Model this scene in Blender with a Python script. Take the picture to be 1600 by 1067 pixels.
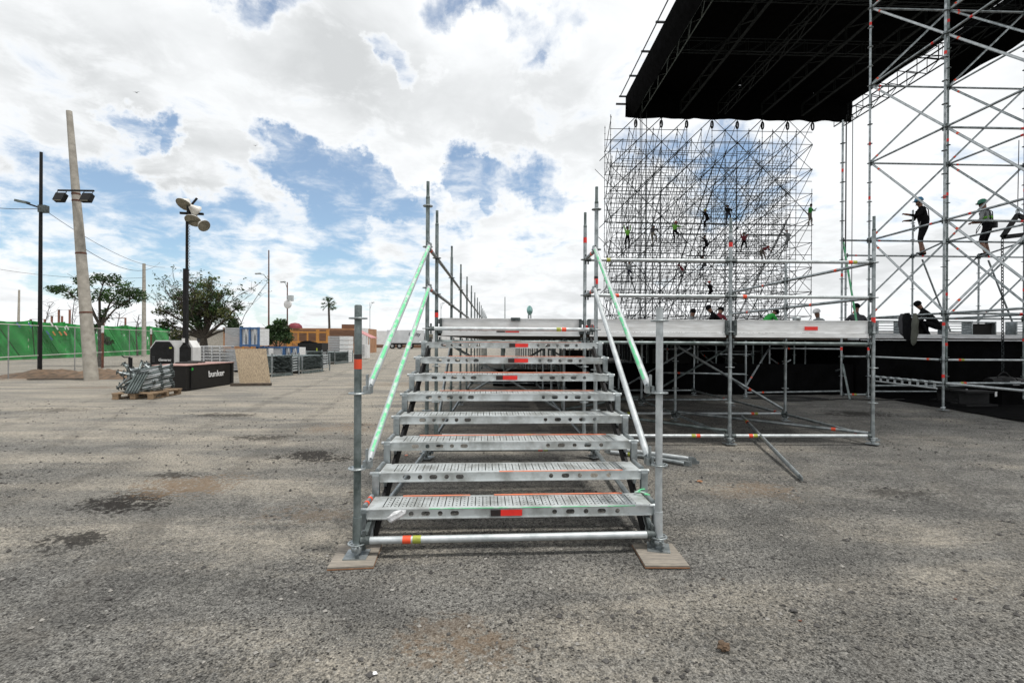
import bpy, bmesh, math, random
from mathutils import Vector, Matrix, noise
R = math.radians
for o in list(bpy.data.objects): bpy.data.objects.remove(o)
sc = bpy.context.scene
COL = sc.collection
rnd = random.Random(7)

# ------------------------------------------------------------------ camera
CAM = Vector((-.1662, -3.3187, 1.4551)); FPX = 740.5
AX = ((0.9996009, -0.0276893, 0.0056000), (0.0276964, 0.9996157, -0.0012000), (-0.0055646, 0.0013546, 0.9999836))
cd = bpy.data.cameras.new('camera'); cam = bpy.data.objects.new('camera', cd); COL.objects.link(cam)
r_, f_, u_ = (Vector(a) for a in AX)
cam.matrix_world = Matrix(((r_.x, u_.x, -f_.x, CAM.x), (r_.y, u_.y, -f_.y, CAM.y), (r_.z, u_.z, -f_.z, CAM.z), (0, 0, 0, 1)))
cd.sensor_width = 36; cd.lens = FPX/1600*36; cd.clip_start = .05; cd.clip_end = 6000
sc.camera = cam

def ray(px, py): return r_*((px-800)/FPX) + f_ + u_*((533.5-py)/FPX)
def G(px, py, z=0.0):                     # pixel -> point on the horizontal plane z
    d = ray(px, py); return CAM + d*((z-CAM.z)/d.z)
def atY(px, py, Y):                       # pixel -> point on the plane y = Y
    d = ray(px, py); return CAM + d*((Y-CAM.y)/d.y)

# ------------------------------------------------------------------ sky, sun, exposure
SUN_EL, SUN_AZ = 73.0, 118.0              # azimuth from +Y towards +X
world = bpy.data.worlds.new('World'); sc.world = world; world.use_nodes = True
def build_world():
    nt = world.node_tree; N = nt.nodes; L = nt.links
    for n in list(N): N.remove(n)
    out = N.new('ShaderNodeOutputWorld'); bg = N.new('ShaderNodeBackground'); bg.inputs[1].default_value = .1
    L.new(bg.outputs[0], out.inputs[0])
    sky = N.new('ShaderNodeTexSky'); sky.sky_type = 'NISHITA'; sky.sun_disc = False
    sky.sun_elevation = R(SUN_EL); sky.sun_rotation = R(SUN_AZ); sky.air_density = 1.0; sky.dust_density = .6; sky.ozone_density = 1.6
    tc = N.new('ShaderNodeTexCoord'); D = tc.outputs['Generated']
    def m(op, a, b=None, c=None, clamp=False):
        n = N.new('ShaderNodeMath'); n.operation = op; n.use_clamp = clamp
        for i, v in enumerate((a, b, c)):
            if v is None: continue
            if isinstance(v, (int, float)): n.inputs[i].default_value = v
            else: L.new(v, n.inputs[i])
        return n.outputs[0]
    def sstep(v, a, b, lo=0., hi=1.):
        n = N.new('ShaderNodeMapRange'); n.interpolation_type = 'SMOOTHSTEP'
        L.new(v, n.inputs[0])
        for i, x in enumerate((a, b, lo, hi)): n.inputs[i+1].default_value = x
        return n.outputs[0]
    sp = N.new('ShaderNodeSeparateXYZ'); L.new(D, sp.inputs[0])
    zz = m('ADD', m('MAXIMUM', sp.outputs[2], 0.), .22)
    cb = N.new('ShaderNodeCombineXYZ'); L.new(m('DIVIDE', sp.outputs[0], zz), cb.inputs[0]); L.new(m('DIVIDE', sp.outputs[1], zz), cb.inputs[1])
    def nz(scale, off, detail, rough, dist=0., stretch=(1, 1, 1)):
        mp = N.new('ShaderNodeMapping'); mp.inputs['Location'].default_value = off; mp.inputs['Scale'].default_value = stretch
        L.new(cb.outputs[0], mp.inputs[0])
        n = N.new('ShaderNodeTexNoise'); n.inputs['Scale'].default_value = scale; n.inputs['Detail'].default_value = detail
        n.inputs['Roughness'].default_value = rough; n.inputs['Distortion'].default_value = dist
        L.new(mp.outputs[0], n.inputs[0]); return n.outputs[0]
    big = nz(1.15, (3.1, 1.7, .3), 9, .56, .15)
    fine = nz(5.5, (8.3, 2.2, .7), 9, .62, .3)
    shade = nz(1.5, (1.2, 5.5, 2.0), 5, .5, .1)
    # gaps of blue between the cumulus banks: direction, half-size (radians), depth; the direction is warped so that edges are ragged
    wn = N.new('ShaderNodeTexNoise'); wn.inputs['Scale'].default_value = 5.; wn.inputs['Detail'].default_value = 9; wn.inputs['Roughness'].default_value = .62; L.new(D, wn.inputs[0])
    wv = N.new('ShaderNodeVectorMath'); wv.operation = 'MULTIPLY_ADD'; L.new(wn.outputs['Color'], wv.inputs[0]); wv.inputs[1].default_value = (.34,)*3
    L.new(D, wv.inputs[2]); wo = N.new('ShaderNodeVectorMath'); wo.operation = 'SUBTRACT'; L.new(wv.outputs[0], wo.inputs[0]); wo.inputs[1].default_value = (.17,)*3
    wd = N.new('ShaderNodeVectorMath'); wd.operation = 'NORMALIZE'; L.new(wo.outputs[0], wd.inputs[0])
    gaps = [(412,262,.035,.15),(455,272,.04,.17),(505,282,.045,.19),(560,290,.050,.21),(615,300,.04,.17),(660,318,.035,.12),(735,258,.045,.21),(765,280,.045,.18),(720,310,.04,.12),(850,285,.045,.14),(810,262,.03,.10),
            (400,0,.04,.17),(470,0,.03,.10),(730,0,.05,.17),(780,20,.03,.10),(612,98,.030,.17),(860,45,.05,.11),(222,188,.028,.15),(262,200,.018,.10),(8,225,.05,.14),(190,330,.04,.11),(1010,265,.05,.13),(1090,270,.07,.12),(60,390,.06,.07),
            (1190,265,.07,.12),(505,330,.04,.12),(610,400,.12,.14),(200,395,.10,.13),(60,330,.06,.11),(330,400,.08,.11),(850,400,.07,.08),(480,400,.09,.13),(545,345,.04,.11),(680,120,.025,.11),(330,320,.04,.09),(870,110,.03,.09)]
    g = None
    for px, py, rad, s in gaps:
        d = ray(px, py).normalized()
        vm = N.new('ShaderNodeVectorMath'); vm.operation = 'DOT_PRODUCT'; L.new(wd.outputs[0], vm.inputs[0]); vm.inputs[1].default_value = d
        v = sstep(vm.outputs['Value'], math.cos(rad*1.6), math.cos(rad*.1), 0., s*1.02)
        g = v if g is None else m('ADD', g, v)
    g = m('MINIMUM', g, .215)
    dens = m('ADD', m('MULTIPLY', big, .42), m('MULTIPLY', fine, .58))
    dens = m('SUBTRACT', m('ADD', dens, .085), g)
    cover = sstep(dens, .315, .535, .14, 1.)
    # thick parts are grey underneath, edges are bright
    thick = sstep(m('ADD', m('MULTIPLY', shade, .75), m('MULTIPLY', fine, .25)), .42, .66)
    gd = ray(350, 130).normalized()
    vm = N.new('ShaderNodeVectorMath'); vm.operation = 'DOT_PRODUCT'; L.new(D, vm.inputs[0]); vm.inputs[1].default_value = gd
    bank = sstep(vm.outputs['Value'], math.cos(.40), math.cos(.10), 0., .45)
    thick = m('MINIMUM', m('ADD', m('MULTIPLY', thick, .75), m('MULTIPLY', bank, sstep(shade, .26, .50))), 1.)
    edge = sstep(dens, .44, .60)
    grey = m('MULTIPLY', thick, edge)
    mc = N.new('ShaderNodeMix'); mc.data_type = 'RGBA'; L.new(grey, mc.inputs['Factor'])
    mc.inputs['A'].default_value = (10.4, 10.6, 10.75, 1); mc.inputs['B'].default_value = (6.9, 7.1, 7.2, 1)
    low = sstep(sp.outputs[2], .0, .22, .55, 0.)       # the clouds close up into a pale veil towards the horizon
    cov2 = m('MAXIMUM', cover, low)
    mx = N.new('ShaderNodeMix'); mx.data_type = 'RGBA'; L.new(cov2, mx.inputs['Factor']); sg = N.new('ShaderNodeVectorMath'); sg.operation = 'MULTIPLY'; L.new(sky.outputs[0], sg.inputs[0]); sg.inputs[1].default_value = (1.12, 1.36, 1.42); L.new(sg.outputs[0], mx.inputs['A']); L.new(mc.outputs['Result'], mx.inputs['B'])
    L.new(mx.outputs['Result'], bg.inputs[0])
build_world()
sl = bpy.data.lights.new('sun', 'SUN'); sl.energy = 3.3; sl.angle = R(6); sl.color = (1, .965, .91)
so = bpy.data.objects.new('sun', sl); COL.objects.link(so)
sd = Vector((math.sin(R(SUN_AZ))*math.cos(R(SUN_EL)), math.cos(R(SUN_AZ))*math.cos(R(SUN_EL)), math.sin(R(SUN_EL))))
so.rotation_euler = (-sd).to_track_quat('-Z', 'Y').to_euler(); so.location = (0, 0, 60)
vs = sc.view_settings; vs.view_transform = 'Standard'; vs.look = 'None'; vs.gamma = 1; vs.exposure = 0; vs.use_curve_mapping = False

# ------------------------------------------------------------------ materials
MATS = {}
def mat(name, c, c2=None, rough=.6, metal=0., scale=6., detail=5, bump=0., bscale=60., lo=.35, hi=.65, stretch=(1,1,1), spec=None):
    m = bpy.data.materials.new(name); m.use_nodes = True; MATS[name] = m
    nt = m.node_tree; N = nt.nodes; L = nt.links; b = N['Principled BSDF']
    b.inputs['Roughness'].default_value = rough; b.inputs['Metallic'].default_value = metal
    if c2 is None: c2 = tuple(v*.72 for v in c)
    tc = N.new('ShaderNodeTexCoord'); oi = N.new('ShaderNodeObjectInfo')
    ad = N.new('ShaderNodeVectorMath'); ad.operation = 'MULTIPLY_ADD'
    L.new(oi.outputs['Random'], ad.inputs[0]); ad.inputs[1].default_value = (31, 17, 23); L.new(tc.outputs['Object'], ad.inputs[2])
    mp = N.new('ShaderNodeMapping'); mp.inputs['Scale'].default_value = stretch; L.new(ad.outputs[0], mp.inputs[0])
    n = N.new('ShaderNodeTexNoise'); n.inputs['Scale'].default_value = scale; n.inputs['Detail'].default_value = detail; n.inputs['Roughness'].default_value = .6
    L.new(mp.outputs[0], n.inputs[0])
    r = N.new('ShaderNodeMapRange'); L.new(n.outputs[0], r.inputs[0]); r.inputs[1].default_value = lo; r.inputs[2].default_value = hi
    x = N.new('ShaderNodeMix'); x.data_type = 'RGBA'; L.new(r.outputs[0], x.inputs['Factor'])
    x.inputs['A'].default_value = (*c2, 1); x.inputs['B'].default_value = (*c, 1); L.new(x.outputs['Result'], b.inputs['Base Color'])
    r2 = N.new('ShaderNodeMapRange'); L.new(n.outputs[0], r2.inputs[0]); r2.inputs[3].default_value = min(1, rough+.12); r2.inputs[4].default_value = max(.05, rough-.12); L.new(r2.outputs[0], b.inputs['Roughness'])
    if bump:
        n2 = N.new('ShaderNodeTexNoise'); n2.inputs['Scale'].default_value = bscale; n2.inputs['Detail'].default_value = 4; L.new(mp.outputs[0], n2.inputs[0])
        bp = N.new('ShaderNodeBump'); bp.inputs['Strength'].default_value = bump; bp.inputs['Distance'].default_value = .01
        L.new(n2.outputs[0], bp.inputs['Height']); L.new(bp.outputs[0], b.inputs['Normal'])
    if spec is not None: b.inputs['Specular IOR Level'].default_value = spec
    return m
mat('galv', (.44,.475,.485), (.20,.225,.23), .48, .78, 9, bump=.12, bscale=90)
mat('galv_old', (.25,.29,.29), (.10,.125,.12), .55, .7, 8, bump=.15, bscale=70)
mat('galv_light', (.56,.59,.60), (.38,.41,.42), .55, .5, 10, bump=.08, bscale=90)
mat('tread_steel', (.58,.615,.62), (.33,.345,.335), .5, .5, 6, detail=8, bump=.15, bscale=120, lo=.38, hi=.58)
mat('cast_iron', (.14,.16,.16), (.04,.05,.05), .6, .6, 20, bump=.2)
mat('black_steel', (.012,.012,.013), (.006,.006,.006), .55, .1, 8, spec=.25)
mat('galv_dark', (.05,.057,.06), (.02,.025,.026), .6, .5, 8, spec=.2)  # galvanised tube with backlit darkness put into its base colour
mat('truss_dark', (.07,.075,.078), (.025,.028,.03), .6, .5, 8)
mat('black_cloth', (.0055,.0055,.006), (.003,.003,.003), .95, 0, 3, bump=.3, bscale=6, spec=.02)
mat('black_box', (.007,.007,.007), (.018,.017,.016), .6, 0, 4, lo=.5, hi=.8, spec=.2)
mat('white_panel', (.80,.81,.81), (.62,.62,.61), .5, 0, 4, stretch=(1,1,6))
mat('deck_wood', (.10,.075,.055), (.045,.038,.03), .8, 0, 8)
mat('plywood', (.42,.33,.22), (.22,.17,.115), .75, 0, 7, bump=.1, stretch=(6,6,1.2))
mat('sole_ply', (.27,.24,.20), (.16,.145,.125), .8, 0, 9, bump=.2, stretch=(1,5,1))
mat('ply_edge', (.36,.17,.08), (.20,.10,.05), .8, 0, 30, stretch=(1,1,8))
mat('pallet_wood', (.36,.25,.15), (.17,.12,.08), .85, 0, 7, bump=.25, stretch=(1,6,6))
mat('orange_tape', (.78,.085,.025), (.62,.06,.02), .5, 0, 12)
mat('red_tape', (.80,.03,.02), (.62,.02,.015), .5, 0, 14)
mat('yellow_tape', (.40,.43,.06), (.22,.25,.03), .5, 0, 20)
mat('black_tape', (.012,.01,.01), (.03,.012,.01), .5, 0, 20)
mat('salmon_paint', (.80,.20,.09), (.55,.30,.22), .6, 0, 9, lo=.3, hi=.6)
mat('green_paint', (.13,.53,.26), (.42,.55,.48), .55, .1, 13, detail=8, lo=.40, hi=.50)
mat('green_cloth', (.014,.27,.043), (.008,.17,.027), .75, 0, 1.2)
mat('green_cloth_pale', (.03,.32,.07), (.015,.22,.045), .75, 0, 2)
mat('concrete', (.42,.39,.34), (.28,.26,.225), .85, 0, 5, bump=.3, bscale=30)
mat('rust', (.16,.06,.035), (.07,.03,.02), .85, 0, 12, bump=.2)
mat('blue_steel', (.06,.15,.32), (.04,.10,.23), .5, .1, 6)
mat('alu', (.66,.67,.68), (.48,.49,.50), .42, .6, 5, stretch=(1,1,5))
mat('slat_grey', (.46,.47,.48), (.34,.35,.36), .5, .3, 5, stretch=(1,1,8))
mat('brick_brown', (.21,.115,.07), (.13,.07,.045), .9, 0, 3, stretch=(.4,.4,4))
mat('ochre_wall', (.40,.21,.11), (.29,.15,.08), .9, 0, 1.5)
mat('orange_steel', (.55,.245,.045), (.42,.18,.035), .5, 0, 4)
mat('maroon', (.20,.02,.035), (.12,.012,.02), .7, 0, 3)
mat('white_wall', (.76,.76,.76), (.64,.64,.64), .8, 0, 1)
mat('truck_white', (.62,.64,.66), (.50,.52,.54), .5, 0, 1)
mat('pink_cloth', (.50,.24,.24), (.36,.16,.16), .8, 0, 3)
mat('tyre', (.02,.02,.02), (.012,.012,.012), .85, 0, 5)
mat('gen_white', (.70,.70,.69), (.58,.58,.57), .35, 0, 3)
mat('lamp_white', (.66,.64,.58), (.5,.48,.44), .35, 0, 6)
mat('lamp_glass', (.30,.28,.22), (.18,.17,.13), .12, .4, 12)
mat('bark', (.085,.07,.055), (.035,.03,.025), .95, 0, 12, bump=.6, bscale=25)
mat('twig', (.075,.06,.05), (.04,.03,.025), .95, 0, 8)
mat('leaf_dark', (.05,.09,.028), (.02,.045,.015), .6, 0, 1.1)
mat('leaf_olive', (.15,.16,.05), (.07,.085,.03), .6, 0, 1.1)
mat('leaf_fresh', (.06,.13,.03), (.035,.08,.02), .6, 0, 1.1)
for nm in ('leaf_dark', 'leaf_olive', 'leaf_fresh'):      # light passing through the leaves
    m = MATS[nm]; N = m.node_tree.nodes; L = m.node_tree.links; b = N['Principled BSDF']; tl = N.new('ShaderNodeBsdfTranslucent'); mxs = N.new('ShaderNodeMixShader'); mxs.inputs[0].default_value = .4
    src = b.inputs['Base Color'].links[0].from_socket; L.new(src, tl.inputs[0]); o_ = N['Material Output']; L.new(b.outputs[0], mxs.inputs[1]); L.new(tl.outputs[0], mxs.inputs[2]); L.new(mxs.outputs[0], o_.inputs[0])
mat('soil', (.155,.10,.062), (.07,.05,.033), .97, 0, 5, bump=.9, bscale=14)
mat('stone_dark', (.10,.095,.09), (.03,.028,.026), .95, 0, 30)
mat('stone_pale', (.34,.325,.30), (.20,.19,.175), .95, 0, 30)
mat('cable', (.012,.012,.012), (.008,.008,.008), .6, 0, 5)
mat('wire_galv', (.34,.35,.35), (.22,.22,.22), .6, .5, 5)
mat('lid_pink', (.40,.25,.22), (.30,.19,.17), .8, 0, 3)
mat('print_white', (.75,.75,.75), (.65,.65,.65), .6, 0, 3)
mat('skin', (.22,.115,.075), (.16,.08,.05), .6, 0, 8)
mat('cl_black', (.008,.008,.009), (.004,.004,.005), .9, 0, 6, bump=.4, bscale=25, spec=.1)
mat('cl_charcoal', (.05,.05,.055), (.03,.03,.033), .9, 0, 6)
mat('cl_navy', (.018,.022,.04), (.01,.012,.025), .9, 0, 6)
mat('cl_grey', (.25,.265,.27), (.17,.18,.185), .9, 0, 6, bump=.3, bscale=20)
mat('cl_khaki', (.20,.18,.15), (.14,.12,.10), .9, 0, 6)
mat('cl_olive', (.10,.105,.085), (.06,.065,.052), .9, 0, 6)
mat('cl_hivis', (.16,.44,.04), (.10,.32,.03), .8, 0, 6)
mat('cl_green', (.02,.36,.05), (.014,.26,.035), .8, 0, 6)
mat('cl_maroon', (.17,.015,.025), (.11,.01,.018), .85, 0, 6)
mat('hat_blue', (.03,.20,.36), (.025,.16,.30), .3, 0, 6)
mat('hat_green', (.03,.20,.12), (.02,.15,.09), .3, 0, 6)
mat('hat_red', (.5,.03,.02), (.4,.02,.015), .3, 0, 6)
mat('hat_white', (.7,.7,.7), (.6,.6,.6), .3, 0, 6)
mat('hat_lime', (.42,.48,.05), (.34,.4,.04), .3, 0, 6)
mat('mirror_teal', (.25,.45,.42), (.18,.36,.34), .15, .3, 6)
mat('plastic_film', (.72,.73,.74), (.5,.51,.52), .25, 0, 25, bump=.5, bscale=60)

# ------------------------------------------------------------------ mesh helpers
def frame(d, up=Vector((0, 0, 1))):
    d = d.normalized()
    if abs(d.dot(up)) > .999: up = Vector((0, 1, 0))
    x = up.cross(d).normalized(); y = d.cross(x).normalized(); return x, y, d
class MB:
    def __init__(s): s.v = []; s.f = []; s.m = []; s.sm = []
    def add(s, vs, fs, mi=0, smooth=False):
        k = len(s.v); s.v += [tuple(v) for v in vs]
        for f in fs: s.f.append(tuple(i+k for i in f)); s.m.append(mi); s.sm.append(smooth)
        return s
    def tube(s, p0, p1, r0, r1=None, n=8, mi=0, cap=True):
        p0, p1 = Vector(p0), Vector(p1); r1 = r0 if r1 is None else r1
        x, y, d = frame(p1-p0); vs = []
        for p, r in ((p0, r0), (p1, r1)):
            for i in range(n):
                a = 2*math.pi*i/n; vs.append(p + x*(math.cos(a)*r) + y*(math.sin(a)*r))
        s.add(vs, [(i, (i+1) % n, n+(i+1) % n, n+i) for i in range(n)], mi, n > 5)
        if cap: s.add(vs, [tuple(range(n))[::-1], tuple(range(n, 2*n))], mi)
        return s
    def path(s, pts, r, n=6, mi=0, taper=None):
        pts = [Vector(p) for p in pts]; vs = []; x = None
        for k, p in enumerate(pts):
            d = (pts[min(k+1, len(pts)-1)]-pts[max(k-1, 0)]).normalized()
            if x is None: x, y, _ = frame(d)
            else: x = (x - d*x.dot(d)).normalized(); y = d.cross(x)
            rr = r if taper is None else r + (taper-r)*k/(len(pts)-1)
            for i in range(n):
                a = 2*math.pi*i/n; vs.append(p + x*(math.cos(a)*rr) + y*(math.sin(a)*rr))
        fs = [(k*n+i, k*n+(i+1) % n, (k+1)*n+(i+1) % n, (k+1)*n+i) for k in range(len(pts)-1) for i in range(n)]
        s.add(vs, fs, mi, True); s.add(vs, [tuple(range(n))[::-1], tuple(range(len(vs)-n, len(vs)))], mi); return s
    def box(s, c, size, rz=0., mi=0, M=None):
        c = Vector(c); hx, hy, hz = (v/2 for v in size)
        Q = M if M is not None else Matrix.Rotation(rz, 3, 'Z')
        vs = [c + Q @ Vector((i*hx, j*hy, k*hz)) for k in (-1, 1) for j in (-1, 1) for i in (-1, 1)]
        s.add(vs, [(0,2,3,1), (4,5,7,6), (0,1,5,4), (2,6,7,3), (0,4,6,2), (1,3,7,5)], mi); return s
    def beam(s, p0, p1, w, h, mi=0, up=(0, 0, 1)):      # rectangular bar: w sideways, h along up
        p0, p1 = Vector(p0), Vector(p1); x, y, d = frame(p1-p0, Vector(up))
        vs = [p + x*(a*w/2) + y*(b*h/2) for p in (p0, p1) for a, b in ((-1,-1), (1,-1), (1,1), (-1,1))]
        s.add(vs, [(3,2,1,0), (4,5,6,7), (0,1,5,4), (1,2,6,5), (2,3,7,6), (3,0,4,7)], mi); return s
    def prism(s, poly, ext, mi=0):                      # closed polygon (3D points) pushed along ext
        n = len(poly); e = Vector(ext); vs = [Vector(p) for p in poly] + [Vector(p)+e for p in poly]
        s.add(vs, [tuple(range(n))[::-1], tuple(range(n, 2*n))] + [(i, (i+1) % n, n+(i+1) % n, n+i) for i in range(n)], mi); return s
    def lathe(s, prof, c=(0, 0, 0), axis=(0, 0, 1), n=14, mi=0, smooth=True):   # prof: (radius, height)
        x, y, d = frame(Vector(axis)); c = Vector(c); vs = []
        for r, h in prof:
            for i in range(n):
                a = 2*math.pi*i/n; vs.append(c + x*(math.cos(a)*r) + y*(math.sin(a)*r) + d*h)
        s.add(vs, [(k*n+i, k*n+(i+1) % n, (k+1)*n+(i+1) % n, (k+1)*n+i) for k in range(len(prof)-1) for i in range(n)], mi, smooth); return s
    def mesh(s, name, mats):
        me = bpy.data.meshes.new(name); me.from_pydata(s.v, [], s.f)
        for m in ([mats] if isinstance(mats, str) else mats): me.materials.append(MATS[m])
        me.polygons.foreach_set('material_index', s.m); me.polygons.foreach_set('use_smooth', s.sm); me.update(); return me
WM = {}
I4 = Matrix.Identity(4)
def link(name, me, parent=None, M=I4):
    o = bpy.data.objects.new(name, me); COL.objects.link(o)
    if parent is not None: o.parent = parent; o.matrix_parent_inverse = WM[parent.name].inverted()
    o.matrix_basis = M; WM[o.name] = M.copy(); return o
def tag(o, label=None, cat=None, group=None, kind=None):
    for k, v in (('label', label), ('category', cat), ('group', group), ('kind', kind)):
        if v: o[k] = v
    return o
def thing(name, label, cat, loc, group=None, rz=0.):
    M = Matrix.Translation(Vector(loc)) @ Matrix.Rotation(rz, 4, 'Z')
    o = link(name, None, None, M); o.empty_display_size = .2; return tag(o, label, cat, group)
def build(mb, name, mats, parent=None, M=I4, **kw): return tag(link(name, mb.mesh(name, mats), parent, M), **kw)
def along(p0, p1):                        # matrix taking +Z unit axis onto p0 -> p1
    p0, p1 = Vector(p0), Vector(p1); x, y, d = frame(p1-p0)
    return Matrix(((x.x, y.x, d.x, p0.x), (x.y, y.y, d.y, p0.y), (x.z, y.z, d.z, p0.z), (0, 0, 0, 1)))
CACHE = {}
def cached(key, fn):
    if key not in CACHE: CACHE[key] = fn()
    return CACHE[key]
TR = .02415                               # scaffold tube radius
def rosette(mb, z, mi=0, r=.061, n=12): mb.lathe([(TR*.9, z-.005), (r*.93, z-.005), (r, z-.003), (r, z+.003), (r*.93, z+.005), (TR*.9, z+.005)], n=n, mi=mi, smooth=False)
def ledger_mesh(L, m, n=10):              # tube with a wedge head at both ends
    def f():
        mb = MB(); mb.tube((0,0,.055), (0,0,L-.055), TR, n=n)
        for z0, z1 in ((.026, .085), (L-.085, L-.026)):
            mb.tube((0,0,z0), (0,0,z1), TR*1.16, n=n, mi=1)
            zc = .045 if z0 < L/2 else L-.045
            mb.box((0, 0, zc), (.018, .13, .02), mi=1)
        return mb.mesh('ledger', [m, 'cast_iron'])
    return cached(('ledger', round(L, 3), m, n), f)
def tube_mesh(L, m, n=8, r=TR): return cached(('tube', round(L, 3), m, n, r), lambda: MB().tube((0,0,0), (0,0,L), r, n=n).mesh('tube', m))
def tape_mesh(w, m): return cached(('tape', w, m), lambda: MB().tube((0,0,-w/2), (0,0,w/2), TR+.0022, n=12).mesh('tape', m))
def tapes(o, p0, p1, s, kinds=('orange_tape', 'yellow_tape'), w=.055):
    """bands of marking tape round a tube, s metres from p0"""
    p0, p1 = Vector(p0), Vector(p1); d = (p1-p0).normalized()
    for i, k in enumerate(kinds):
        c = p0 + d*(s + i*(w+.012)); link('tape', tape_mesh(w, k), o, along(c, c+d))
def ledger(root, p0, p1, m='galv', n=10, tp=None, kinds=('orange_tape', 'yellow_tape'), name='ledger'):
    p0, p1 = Vector(p0), Vector(p1)
    o = link(name, ledger_mesh((p1-p0).length, m, n), root, along(p0, p1))
    if tp is not None: tapes(o, p0, p1, tp, kinds)
    return o
def standard_mesh(h, z0, m, n, spig, ros):
    def f():
        mb = MB(); mb.tube((0,0,0), (0,0,h), TR, n=n)
        if spig: mb.tube((0,0,h), (0,0,h+.2), TR*.78, n=n)
        if ros:
            z = z0
            while z < h+.01: rosette(mb, z, 0, n=10 if n > 8 else 8); z += .5
        return mb.mesh('standard', m)
    return cached(('std', round(h, 3), round(z0, 3), m, n, spig, ros), f)
def standard(root, x, y, zb, zt, m='galv', n=10, spig=True, ros=True, zr=.1):
    z0 = zr
    while z0 < zb+.02: z0 += .5
    return link('standard', standard_mesh(zt-zb, z0-zb, m, n, spig, ros), root, Matrix.Translation((x, y, zb)))
def jack_mesh():
    def f():
        mb = MB(); mb.box((0,0,.004), (.15,.15,.008)); mb.tube((0,0,.008), (0,0,.12), .0185, n=10)
        mb.lathe([(.019,.028), (.036,.03), (.04,.05), (.034,.068), (.019,.07)], n=10)
        for a in (.4, .4+math.pi): mb.beam((.03*math.cos(a), .03*math.sin(a), .05), (.085*math.cos(a), .085*math.sin(a), .058), .02, .022)
        return mb.mesh('base_jack', 'galv')
    return cached('jack', f)
def text_obj(name, body, size, parent, M, m, extrude=.002, shear=0.):
    c = bpy.data.curves.new(name, 'FONT'); c.body = body; c.size = size; c.extrude = extrude; c.align_x = 'CENTER'; c.align_y = 'CENTER'; c.shear = shear; c.offset = size*.012
    t = bpy.data.objects.new('tmp', c); COL.objects.link(t)
    me = bpy.data.meshes.new_from_object(t.evaluated_get(bpy.context.evaluated_depsgraph_get())); bpy.data.objects.remove(t)
    me.name = name; me.materials.clear(); me.materials.append(MATS[m]); return link(name, me, parent, M)
def ring_cell(mb, x0, x1, y0, y1, hole, fx, mi=0):
    """rectangular sheet cell with a hole (list of 2D points round its centre); fx maps 2D -> 3D"""
    cx = (x0+x1)/2; cy = (y0+y1)/2; n = len(hole); outer = []
    for hx, hy in hole:
        dx, dy = hx-cx, hy-cy
        t = min((x1-cx)/abs(dx) if abs(dx) > 1e-9 else 1e9, (y1-cy)/abs(dy) if abs(dy) > 1e-9 else 1e9); outer.append([cx+dx*t, cy+dy*t])
    for X, Y in ((x0,y0), (x1,y0), (x1,y1), (x0,y1)):       # snap the nearest point onto each corner
        k = min(range(n), key=lambda i: (outer[i][0]-X)**2 + (outer[i][1]-Y)**2); outer[k] = [X, Y]
    vs = [fx(*p) for p in outer] + [fx(*p) for p in hole]
    mb.add(vs, [(i, (i+1) % n, n+(i+1) % n, n+i) for i in range(n)], mi)
def stadium(cx, cy, w, h, n=12):
    r = h/2; e = max(0, w/2-r); o = []
    for i in range(n):
        a = 2*math.pi*(i+.5)/n; o.append((cx + r*math.cos(a) + (e if math.cos(a) > 0 else -e), cy + r*math.sin(a)))
    return o

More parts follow.
